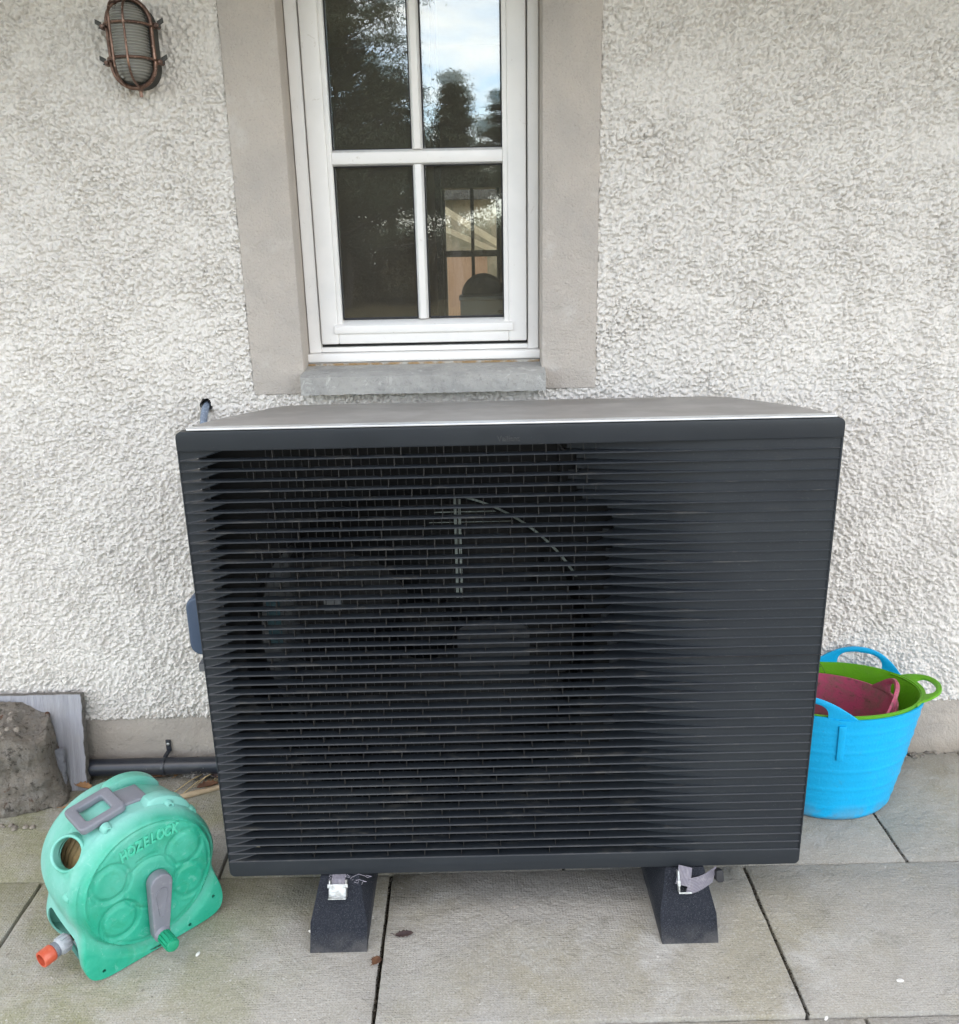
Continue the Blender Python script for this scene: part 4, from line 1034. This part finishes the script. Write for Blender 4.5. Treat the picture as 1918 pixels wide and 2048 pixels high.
# carry handle : square loop lying on the crown, hinge towards the right
hm = Matrix.Translation((CXr-.046, .090, CZr+.136)) @ Matrix.Rotation(R(-9), 4, 'Y')
mb = MB(); outer = rr_poly(-.044, .042, -.043, .043, .010); inner = rr_poly(-.025, .022, -.026, .025, .006)
n = len(outer)
vs = [hm @ Vector((u, v, z)) for z in (-.008, .006) for u, v in outer]+[hm @ Vector((u, v, z)) for z in (-.008, .006) for u, v in inner]
fs = []
for i in range(n):
    j = (i+1) % n
    fs += [(i, j, n+j, n+i), (2*n+i, 3*n+i, 3*n+j, 2*n+j), (n+i, n+j, 3*n+j, 3*n+i), (i, 2*n+i, 2*n+j, j)]
mb.add(vs, fs)
hd = mb.build('carry_handle', M['grey'], reel, bevel=.0035, seg=3)
mb = MB(); mb.box(.038, .088, -.028, .028, -.006, .007, hm @ Matrix.Rotation(R(14), 4, 'Y')); mb.build('hinge_plate', M['grey'], hd, bevel=.003, seg=3)
# crank
cm = Matrix.Translation((CXr+.008, -.006, CZr-.004)) @ Matrix.Rotation(R(7), 4, 'Y') @ Matrix.Rotation(PI/2, 4, 'X')
crank = empty('crank'); crank.parent = reel; crank.location = (CXr, 0, CZr)
ci = Matrix.Translation((-CXr, 0, -CZr))
P = []
for i in range(13): A = PI*i/12; P.append((.0215*math.cos(A), .006+.0215*math.sin(A)))
for i in range(13): A = PI+PI*i/12; P.append((.0150*math.cos(A), -.098+.0165*math.sin(A)))
mb = MB(); mb.prism(P, 0, .022, lambda u, v, a: ci @ cm @ Vector((u, v, a))); arm = mb.build('crank_arm', M['grey'], crank, bevel=.003, seg=3)
P2 = []
for i in range(11): A = PI*i/10; P2.append((.0115*math.cos(A), -.012+.0115*math.sin(A)))
for i in range(11): A = PI+PI*i/10; P2.append((.0045*math.cos(A), -.055+.0045*math.sin(A)))
mb = MB(); k_ = len(P2)
ring_pts = [ci @ cm @ Vector((u, v, .0225)) for u, v in P2]
mb.tube(ring_pts, .0011, 6, True); mb.build('crank_rib', M['grey'], crank, smooth=60)
mb = MB(); mb.prism(P2, .0221, .0226, lambda u, v, a: ci @ cm @ Vector((u, v, a))); mb.build('crank_inset', M['grey'], crank)
mb = MB()
for i in range(12):
    A = 2*PI*i/12
    mb.box(-.0022, .0022, .0108, .0132, .0, .032, ci @ cm @ Matrix.Translation((0, -.098, .029)) @ Matrix.Rotation(A, 4, 'Z'))
mb.lathe([(.009, -.004), (.0118, .0), (.0118, .034), (.0108, .040), (.006, .0415)], 28, ci @ cm @ Matrix.Translation((0, -.098, .025)))
mb.build('crank_grip', M['grip'], crank, smooth=35)
mb = MB(); mb.lathe([(.016, 0), (.013, .006), (.010, .008)], 24, ci @ cm @ Matrix.Translation((0, -.098, .0215))); mb.build('grip_boss', M['grey'], crank, smooth=40)
# tap connector sticking out of the low side opening
cn = Matrix.Translation((-.008, .088, .052)) @ Matrix.Rotation(R(14), 4, 'Z') @ Matrix.Rotation(R(-90), 4, 'Y') @ Matrix.Rotation(R(0), 4, 'X')
MB().lathe([(.007, -.03), (.007, .012)], 16, cn).build('inlet_stub', M['brass'], reel, smooth=40)
mb = MB(); mb.lathe([(.0135, .006), (.0155, .010), (.0160, .026), (.0135, .030)], 24, cn)
for i in range(10): mb.box(-.002, .002, .0145, .0172, .010, .025, cn @ Matrix.Rotation(2*PI*i/10, 4, 'Z'))
mb.build('hose_nut', M['greyl'], reel, smooth=35)
MB().lathe([(.0125, .029), (.0145, .031), (.0145, .038), (.0125, .040)], 24, cn).build('seal_ring', M['grey'], reel, smooth=35)
mb = MB(); mb.lathe([(.0135, .038), (.0158, .041), (.0158, .058), (.0150, .062), (.0115, .0625), (.0115, .052), (.004, .051)], 28, cn, caps=False)
mb.build('tap_connector', M['orange'], reel, smooth=35)
MB().lathe([(.0112, .0525), (.0112, .0535)], 24, cn).build('connector_bore', M['gasket'], reel)
MB().box(.010, .060, .085, .120, .020, .075).box(.0, .012, .075, .130, .015, .035).build('inlet_bracket', M['grey'], reel, bevel=.003)

RC = Matrix.Translation((-.7677, -.1297, 0)) @ Matrix.Rotation(R(44.6), 4, 'Z')
# embossed brand lettering on the face, following a shallow arc
cu_txt = 'HOZELOCK'; n = len(cu_txt)
lt = empty('brand_lettering'); lt.parent = reel; lt.location = (0, 0, 0)
for i, chh in enumerate(cu_txt):
    x = -.0505+.0140*i; t_ = x/.05
    mt = Matrix.Translation((CXr+.008+x, -.0036, CZr+.0885-.005*t_*t_+.003*t_)) @ Matrix.Rotation(R(10)*t_-R(3), 4, 'Y') @ Matrix.Rotation(PI/2, 4, 'X') @ Matrix.Diagonal((.70 if chh != 'L' else .62, 1, 1, 1))
    text_mesh(chh, .0275, .0016, M['highlight'], 'letter', lt, mt, shear=.22, bold=.0008)

# ------------------------------------------------------------------ tubs, nested
def tub(name, loc, rb, rt_, H, mat, label, cat, ribs=True, tilt=(0, 0), handles=(), th=.0035, nose=0., hs=1.):
    """rb, rt_ = (rx, ry) radii base and rim. handles: list of (angle, lean)"""
    o = empty(name, loc); o.rotation_euler = (tilt[0], tilt[1], 0); tag(o, label, cat, 'flexible garden tubs nested together')
    n = 128; nz = 60; vs = []; fs = []
    def wall(A, t, off=0.):
        e = t**.85
        rx = rb[0]+(rt_[0]-rb[0])*e; ry = rb[1]+(rt_[1]-rb[1])*e
        rim = 0
        for hA, _ in handles:
            d = (A-hA+PI) % (2*PI)-PI; rim = max(rim, math.exp(-(d/.34)**4))
        return Vector(((rx+off)*math.cos(A), (ry+off)*math.sin(A), H*t)), rim
    for side in (0, 1):
        for i in range(nz+1):
            t = i/nz if side == 0 else 1-i/nz
            for k in range(n):
                A = 2*PI*k/n; off = 0 if side == 0 else -th
                if side == 0 and ribs:
                    ph = (t*11) % 1; off += .0016*max(0, 1-abs(ph-.5)*9)+.0012*sstep(t, .955, .975)
                    if t < .05: off -= .006*(1-t/.05)**2
                p, rim = wall(A, t, off)
                if side == 1: p.z = max(p.z, th)
                p.z += -.010*math.cos(2*A+.0)*t**6*(1 if nose else 0)*nose
                vs.append(p)
    for i in range(2*nz+1):
        for k in range(n): k2 = (k+1) % n; fs.append((i*n+k, i*n+k2, (i+1)*n+k2, (i+1)*n+k))
    fs.append(tuple(range(n-1, -1, -1))); fs.append(tuple((2*nz+1)*n+k for k in range(n)))
    MB().add(vs, fs).build('tub_body', mat, o, smooth=50)
    for hA, lean in handles:
        # broad flat loop rising from the rim
        path = []; hw = .075*hs; hh_ = .057*hs
        def P(u, v):   # u along rim (m), v up
            A = hA+u/((rt_[0]+rt_[1])/2); base, _ = wall(A, 1.0, 0.0)
            nrm = Vector((math.cos(A)/rt_[0], math.sin(A)/rt_[1], 0)).normalized()
            z = base.z-.010*math.cos(2*A)*nose
            return Vector((base.x, base.y, z-.004))+nrm*(v*math.sin(lean)-.0015)+Vector((0, 0, v*math.cos(lean)))
        no = 36; outer = []; inner = []
        for i in range(no+1):
            A = PI*i/no; c, s_ = math.cos(A), math.sin(A)
            # outer: wide foot, inner: slot
            fo = 1+.42*(1-s_)**2.2
            outer.append((hw*fo*c*.98, hh_*s_**.85)); inner.append((.047*hs*(abs(c)**.75)*(1 if c > 0 else -1), .008+(hh_-.021)*s_**.6 if 0 < i < no else .008))
        vs = []; fs = []
        nr = Vector((math.cos(hA)/rt_[0], math.sin(hA)/rt_[1], 0)).normalized()*math.cos(lean)-Vector((0, 0, math.sin(lean)))
        for i in range(no+1):
            po, pi_ = P(*outer[i]), P(*inner[i]); mid = (po+pi_)/2
            w1 = .0026; w2 = .0040*(math.sin(PI*i/no)**.5)+.0020
            vs += [po+nr*w1, mid+nr*w2, pi_+nr*w1, pi_-nr*w1, mid-nr*w2, po-nr*w1]
        for i in range(no):
            for q in range(6): fs.append((6*i+q, 6*i+(q+1) % 6, 6*i+6+(q+1) % 6, 6*i+6+q))
        fs += [tuple(range(6)), tuple(6*no+q for q in range(6))]
        # web below the slot joins the rim
        b = len(vs); m_ = 12
        for i in range(m_+1):
            u = -.105+.21*i/m_
            for v in (-.004, .0085 if abs(u) < .055 else .004): p = P(u, v); vs += [p+nr*.0026, p-nr*.0026]
        for i in range(m_):
            q = b+4*i; fs += [(q, q+4, q+6, q+2), (q+1, q+3, q+7, q+5), (q+2, q+6, q+7, q+3), (q, q+1, q+5, q+4)]
        MB().add(vs, fs).build('handle', mat, o, smooth=60)
    return o
TX, TY = .762, .402
bt = tub('garden_tub', (TX, TY, .001), (.148, .122), (.203, .136), .268, M['blue'], 'bright blue outermost tub with ribbed side, right of the heat pump', 'tub',
    handles=((R(-124), R(4)), (R(57), R(-2))))
# vertical lug below the front handle of the blue tub
mb = MB()
vs = []
A0 = R(-99)
for i in range(9):
    t = .62+.33*i/8; e = t**.85
    for dA in (-.038, .038):
        A = A0+dA; rx = .148+(.203-.148)*e; ry = .122+(.136-.122)*e
        for off in (.001, .0048): vs.append((( rx+off)*math.cos(A), (ry+off)*math.sin(A), .268*t))
fs = []
for i in range(8):
    q = 4*i; fs += [(q+1, q+3, q+7, q+5), (q, q+1, q+5, q+4), (q+2, q+6, q+7, q+3)]
fs += [(0, 2, 3, 1), (32, 33, 35, 34)]
mb.add(vs, fs).build('moulded_lug', M['blue'], bt, bevel=.001)
tub('garden_tub', (TX, TY, .012), (.140, .114), (.1985, .1315), .264, M['lime'], 'lime green tub nested inside the blue one, handle hanging over the right rim', 'tub', False,
    handles=((R(-4), R(70)), (R(172), R(60))), hs=.80)
tub('garden_tub', (TX-.035, TY-.002, .024), (.125, .104), (.168, .118), .232, M['pink'], 'dirty pink innermost tub with its handle bent over inside the green one', 'tub', False,
    handles=((R(-10), R(-10)), (R(170), R(10))), tilt=(0, R(3)))

# ------------------------------------------------------------------ tree stump, stone slabs
lg = empty('tree_stump', (-1.088, .392, 0), R(15)); tag(lg, 'weathered grey chunk of tree trunk with torn bark at the left edge', 'log')
bm = bmesh.new(); bmesh.ops.create_cube(bm, size=1)
bmesh.ops.subdivide_edges(bm, edges=bm.edges, cuts=84, use_grid_fill=True)
for v in bm.verts:
    x, y, z = v.co.x+.5, v.co.y+.5, v.co.z+.5
    X = -.42+.42*x; Yy = .0+.14*y; Zz = .0+.210*z
    X += .026*(1-z)*x
    Zz -= .045*sstep(x, .80, .97)*z*.6+.0*y; Zz += .02*(1-y)*0-.03*(1-y)*z*.2+.022*y*z
    if x > .9: Yy += .02*((x-.9)/.1)**2*(1-y)
    p = Vector((X, Yy, Zz))
    nn = Vector((v.co.x, v.co.y*1.0, v.co.z)); 
    f = mnoise.fractal(p*16, 1.0, 2.0, 6); f2 = mnoise.fractal(Vector((p.x*40, p.y*30, p.z*14)), 1.0, 2.0, 5); f3 = mnoise.noise(p*7)
    d = .0075*f+.0075*f2+.002*f3
    m3 = max(abs(v.co.x), abs(v.co.y), abs(v.co.z)); dr = Vector([c if abs(c) > .47 else 0 for c in v.co]); 
    if dr.length > 0: dr.normalize()
    p += dr*d
    if Zz < .01: p.z = max(p.z, .001)
    v.co = p
me = bpy.data.meshes.new('bark_block'); bm.to_mesh(me); bm.free(); me.shade_smooth(); me.materials.append(M['bark'])
o = bpy.data.objects.new('bark_block', me); C.objects.link(o); o.parent = lg
mb = MB(); rnd = random.Random(3)
for i in range(60):
    x = rnd.uniform(-.30, -.05); y = rnd.uniform(.0, .10); q = .004+rnd.random()*.006
    mb.lathe([(q*.3, -q*.3), (q, 0), (q*.5, q*.6)], 6, Matrix.Translation((x, y, .210+rnd.uniform(-.008, .01))) @ Euler((rnd.uniform(-1, 1), rnd.uniform(-1, 1), 0)).to_matrix().to_4x4())
mb.build('loose_chips', M['crumb'], lg)
def leaning(name, x0, x1, h, yb, yt, th, mat, emat, label, cat, seed):
    o = empty(name, (x1, yb, 0)); tag(o, label, cat)
    rnd = random.Random(seed); ang = math.atan2(yt-yb, h)
    mm = Matrix.Rotation(-ang, 4, 'X'); P = []; n = 26
    P += [(x0-x1, 0), (0, 0)]
    for i in range(1, n): P.append((-.001+.0012*math.sin(i*.9)+.0008*math.sin(i*2.3), h*i/n))
    P += [(-.003, h)]
    for i in range(1, 30): P.append((-.003+(x0-x1+.003)*i/30, h+rnd.uniform(-.0008, .0008)))
    P.append((x0-x1, h))
    MB().prism(P, 0, th, lambda u, v, a: mm @ Vector((u, a, v))).build('slab_body', emat, o)
    MB().prism([(p[0]*1.0-.001, p[1]-.0005 if p[1] > .01 else p[1]+.001) for p in P], -.0025, -.0001, lambda u, v, a: mm @ Vector((u, a, v))).build('dressed_face', mat, o)
    return o
leaning('stone_slab', -1.50, -1.038, .246, .468, .518, .017, M['stone'], M['stone_edge'], 'pale grey brushed stone slab leaning on the wall behind the stump', 'stone slab', 1)
leaning('slate_offcut', -1.22, -1.076, .124, .440, .462, .006, M['slate'], M['slate'], 'small dark slate offcut leaning against the pale slab', 'slate', 2)

# ------------------------------------------------------------------ cane, leaves, debris
o = empty('bamboo_cane', (-.86, .385, .007)); tag(o, 'pale bamboo cane lying between the hose reel and the heat pump', 'cane')
pts = [(0+.030*i, .0155*i, .002*math.sin(i)) for i in range(12)]
MB().tube(pts, [.0068-.0001*i+(.0008 if i in (3, 9) else 0) for i in range(12)], 12).build('stick', M['cane'], o, smooth=60)
def leaf(x, y, L, wd, rz, mat, label, seed, z=.003, curl=.5, cat='leaf', grp=None):
    rnd = random.Random(seed); vs = []; fs = []; n = 12; m_ = 6
    for i in range(n+1):
        t = i/n; ww_ = wd*math.sin(PI*min(1, t*.93+.04))**.7*(1+.25*math.sin(i*2.4+seed))
        for j in range(-m_//2, m_//2+1):
            s_ = j/(m_/2); c = abs(s_)
            vs.append((L*(t-.5)+.002*rnd.random(), ww_*s_*(1-.25*curl), .002+ww_*curl*c**1.5+.25*L*curl*(t-.5)**2+rnd.uniform(0, .0012)))
    q = m_+1
    for i in range(n):
        for j in range(m_): fs.append((i*q+j, i*q+j+1, (i+1)*q+j+1, (i+1)*q+j))
    mb = MB().add(vs, fs); o = empty('dead_leaf', (x, y, z), rz); tag(o, label, cat, grp)
    b = mb.build('blade', mat, o, smooth=60); md = b.modifiers.new('t', 'SOLIDIFY'); md.thickness = .0005
    MB().tube([(-L*.5, 0, .003), (-L*.62, .002, .006), (-L*.75, .004, .004)], .0007, 5).build('stalk', mat, o)
    return o
leaf(-.218, -.034, .034, .009, R(8), M['leaf3'], 'dark curled leaf alone on the middle paving slab', 1, curl=.25)
leaf(-.640, .012, .035, .010, R(20), M['leaf2'], 'tan leaf tucked against the right foot of the hose reel', 2)
leaf(-.716, -.066, .040, .007, R(48), M['leaf2'], 'thin brown leaf under the front edge of the hose reel', 3)
leaf(-.690, -.052, .030, .006, R(35), M['leaf3'], 'blackened leaf under the front edge of the hose reel', 4)
leaf(-.872, .505, .050, .012, R(8), M['leaf'], 'rolled dark brown leaf below the pipe clip', 5, z=.006, curl=.9)
leaf(-.829, .512, .028, .012, R(80), M['leaf2'], 'upright orange brown leaf next to the rolled one', 6, z=.008, curl=.8)
leaf(-1.045, .395, .045, .008, R(15), M['leaf2'], 'tan strip of bark at the foot of the stump', 7, cat='bark strip')
leaf(-1.015, .430, .060, .014, R(30), M['leaf'], 'red brown leaf between the stump and the stone slab, in front', 8, z=.006, curl=.7)
leaf(-1.040, .455, .050, .012, R(-20), M['leaf2'], 'orange brown leaf between the stump and the stone slab, behind', 9, z=.014, curl=.8)
leaf(-.985, .445, .050, .012, R(60), M['leaf'], 'brown leaf at the lower corner of the pale stone slab', 10, z=.006, curl=.7)
leaf(-.2645, -.098, .020, .010, R(70), M['leaf'], 'crumbled brown leaf caught in the slab joint', 11, curl=.3)
leaf(-.388, .022, .014, .005, R(70), M['leaf2'], 'small tan leaf scrap against the left rubber block', 12, curl=.6)
leaf(-.735, .455, .050, .013, R(200), M['leaf'], 'brown leaf above the cane beside the pale tuft', 14, z=.010, curl=.8)
leaf(-.718, .485, .045, .013, R(150), M['leaf3'], 'grey brown leaf tucked beneath the heat pump edge', 15, z=.014, curl=.7)
# pale tuft of wool
o = empty('moss_tuft', (-.770, .515, .0)); tag(o, 'crumpled pale grey tuft of dried moss by the plinth', 'moss')
bm = bmesh.new(); bmesh.ops.create_icosphere(bm, subdivisions=5, radius=1)
for v in bm.verts:
    p = v.co.copy(); f = mnoise.fractal(p*2.2, 1, 2, 6)
    v.co = Vector((p.x*.040, p.y*.020, p.z*.020+.018))*1.0+p*(.012*f)
me = bpy.data.meshes.new('clump'); bm.to_mesh(me); bm.free(); me.shade_smooth(); me.materials.append(M['wad']); b = bpy.data.objects.new('clump', me); C.objects.link(b); b.parent = o
mb = MB(); rnd = random.Random(8)
for i in range(90):
    A = rnd.uniform(0, 2*PI); p = Vector((.036*math.cos(A)*rnd.random(), .018*math.sin(A), .012+.02*rnd.random())); pts = [p]; d = Vector((math.cos(A), math.sin(A)*.6, rnd.uniform(-.2, .5)))
    for j in range(4): d = d+Vector((rnd.gauss(0, .5), rnd.gauss(0, .5), rnd.gauss(0, .5))); p = p+d*.004; p.z = max(p.z, .001); pts.append(p)
    mb.tube(pts, .0008, 4)
mb.build('fibres', M['wad'], o)
o = empty('dry_stalks', (-.775, .475, 0)); tag(o, 'thin straw coloured stalks lying in front of the pale tuft', 'stalks')
mb = MB()
for (p0, p1) in (((.02, .03, .02), (-.045, -.03, .002)), ((.03, .02, .018), (-.02, -.035, .002)), ((.06, .02, .02), (.025, -.035, .002)), ((.065, .02, .016), (.035, -.03, .003)), ((.05, .03, .025), (.0, -.01, .004))):
    mb.tube([p0, Vector(p0).lerp(Vector(p1), .5)+Vector((0, 0, .004)), p1], .0013, 6)
mb.build('stems', M['stalk'], o)
# crumbs of mortar along the foot of the wall (uncountable) and tiny grit on the slabs
mb = MB(); rnd = random.Random(21)
for i in range(420):
    x = rnd.uniform(-1.4, 1.4); y = .548-abs(rnd.gauss(0, .007)); q = rnd.uniform(.002, .008)*(1.5 if rnd.random() < .1 else 1)
    mb.lathe([(q*.6, -q*.3), (q, 0), (q*.6, q*.5)], 6, Matrix.Translation((x, y, q*.2)) @ Euler((rnd.uniform(-.6, .6), rnd.uniform(-.6, .6), rnd.uniform(0, 6))).to_matrix().to_4x4() @ Matrix.Diagonal((1.5, .8, .8, 1)))
o = mb.build('mortar_crumbs', M['crumb']); tag(o, 'broken mortar crumbs along the foot of the wall', 'rubble', kind='stuff')
mb = MB()
for i in range(700):
    x = rnd.uniform(-1.3, 1.3); y = rnd.uniform(-.35, .5); q = rnd.uniform(.0006, .0016)*(1.8 if rnd.random() < .06 else 1)
    mb.lathe([(q*.5, -q*.3), (q, 0), (q*.5, q*.5)], 5, Matrix.Translation((x, y, .001)) @ Euler((rnd.uniform(-.6, .6), rnd.uniform(-.6, .6), rnd.uniform(0, 6))).to_matrix().to_4x4() @ Matrix.Diagonal((1.6, .8, .8, 1)))
o = mb.build('grit', M['crumb']); tag(o, 'fine grit scattered over the paving slabs', 'grit', kind='stuff')
mb = MB()
for xj, y0, y1 in ((-.257, -.23, .14), (.4935, -.23, .14), (.846, .145, .5)):
    for i in range(150):
        q = rnd.uniform(.0010, .0024); mb.lathe([(q*.5, -q*.3), (q, 0), (q*.5, q*.5)], 5, Matrix.Translation((xj+rnd.gauss(0, .003), rnd.uniform(y0, y1), -.0035)))
o = mb.build('joint_soil', M['dirt']); tag(o, 'dark crumbs of soil caught in the paving joints', 'soil', kind='stuff')
for i, (x, y, q, lb) in enumerate(((.682, -.168, .0055, 'white chip on the paving slab at the lower right'), (-.606, -.068, .005, 'white chip on the slab right of the hose reel'), (-.400, -.018, .005, 'white chip touching the left rubber block'), (.52, -.243, .004, 'white chip near the slab joint at the bottom edge'))):
    mb = MB(); mb.lathe([(q*.8, -.001), (q, .0005), (q*.7, .0022)], 7, Matrix.Diagonal((1.3, .7, 1, 1)))
    o = mb.build('paint_chip', M['chip'], smooth=50); o.location = (x, y, .002); o.rotation_euler = (0, 0, i*1.3); tag(o, lb, 'chip')
# pale stone chips in front of the stump
o = empty('gravel_chips', (-1.19, .345, 0)); tag(o, 'few pale gravel chips by the front corner of the stump', 'gravel')
mb = MB()
for i in range(9):
    q = rnd.uniform(.004, .008); mb.lathe([(q*.5, -q*.3), (q, 0), (q*.5, q*.6)], 7, Matrix.Translation((.035*i/3+rnd.uniform(-.01, .01)-.02, rnd.uniform(-.012, .005)-.008*i/3, q*.4)))
mb.build('chips', M['crumb'], o, smooth=50)
# hair line twig on the tub
o = empty('twig', (.775, .520, .262)); tag(o, 'tiny dark twig stuck to the back rim of the green tub', 'twig')
MB().tube([(0, 0, .016), (.006, -.004, .006), (.012, -.006, -.004), (.013, -.007, -.014)], .0006, 4).tube([(.004, -.003, .010), (-.006, -.002, .004)], .0005, 4).build('stick', M['leaf3'], o)
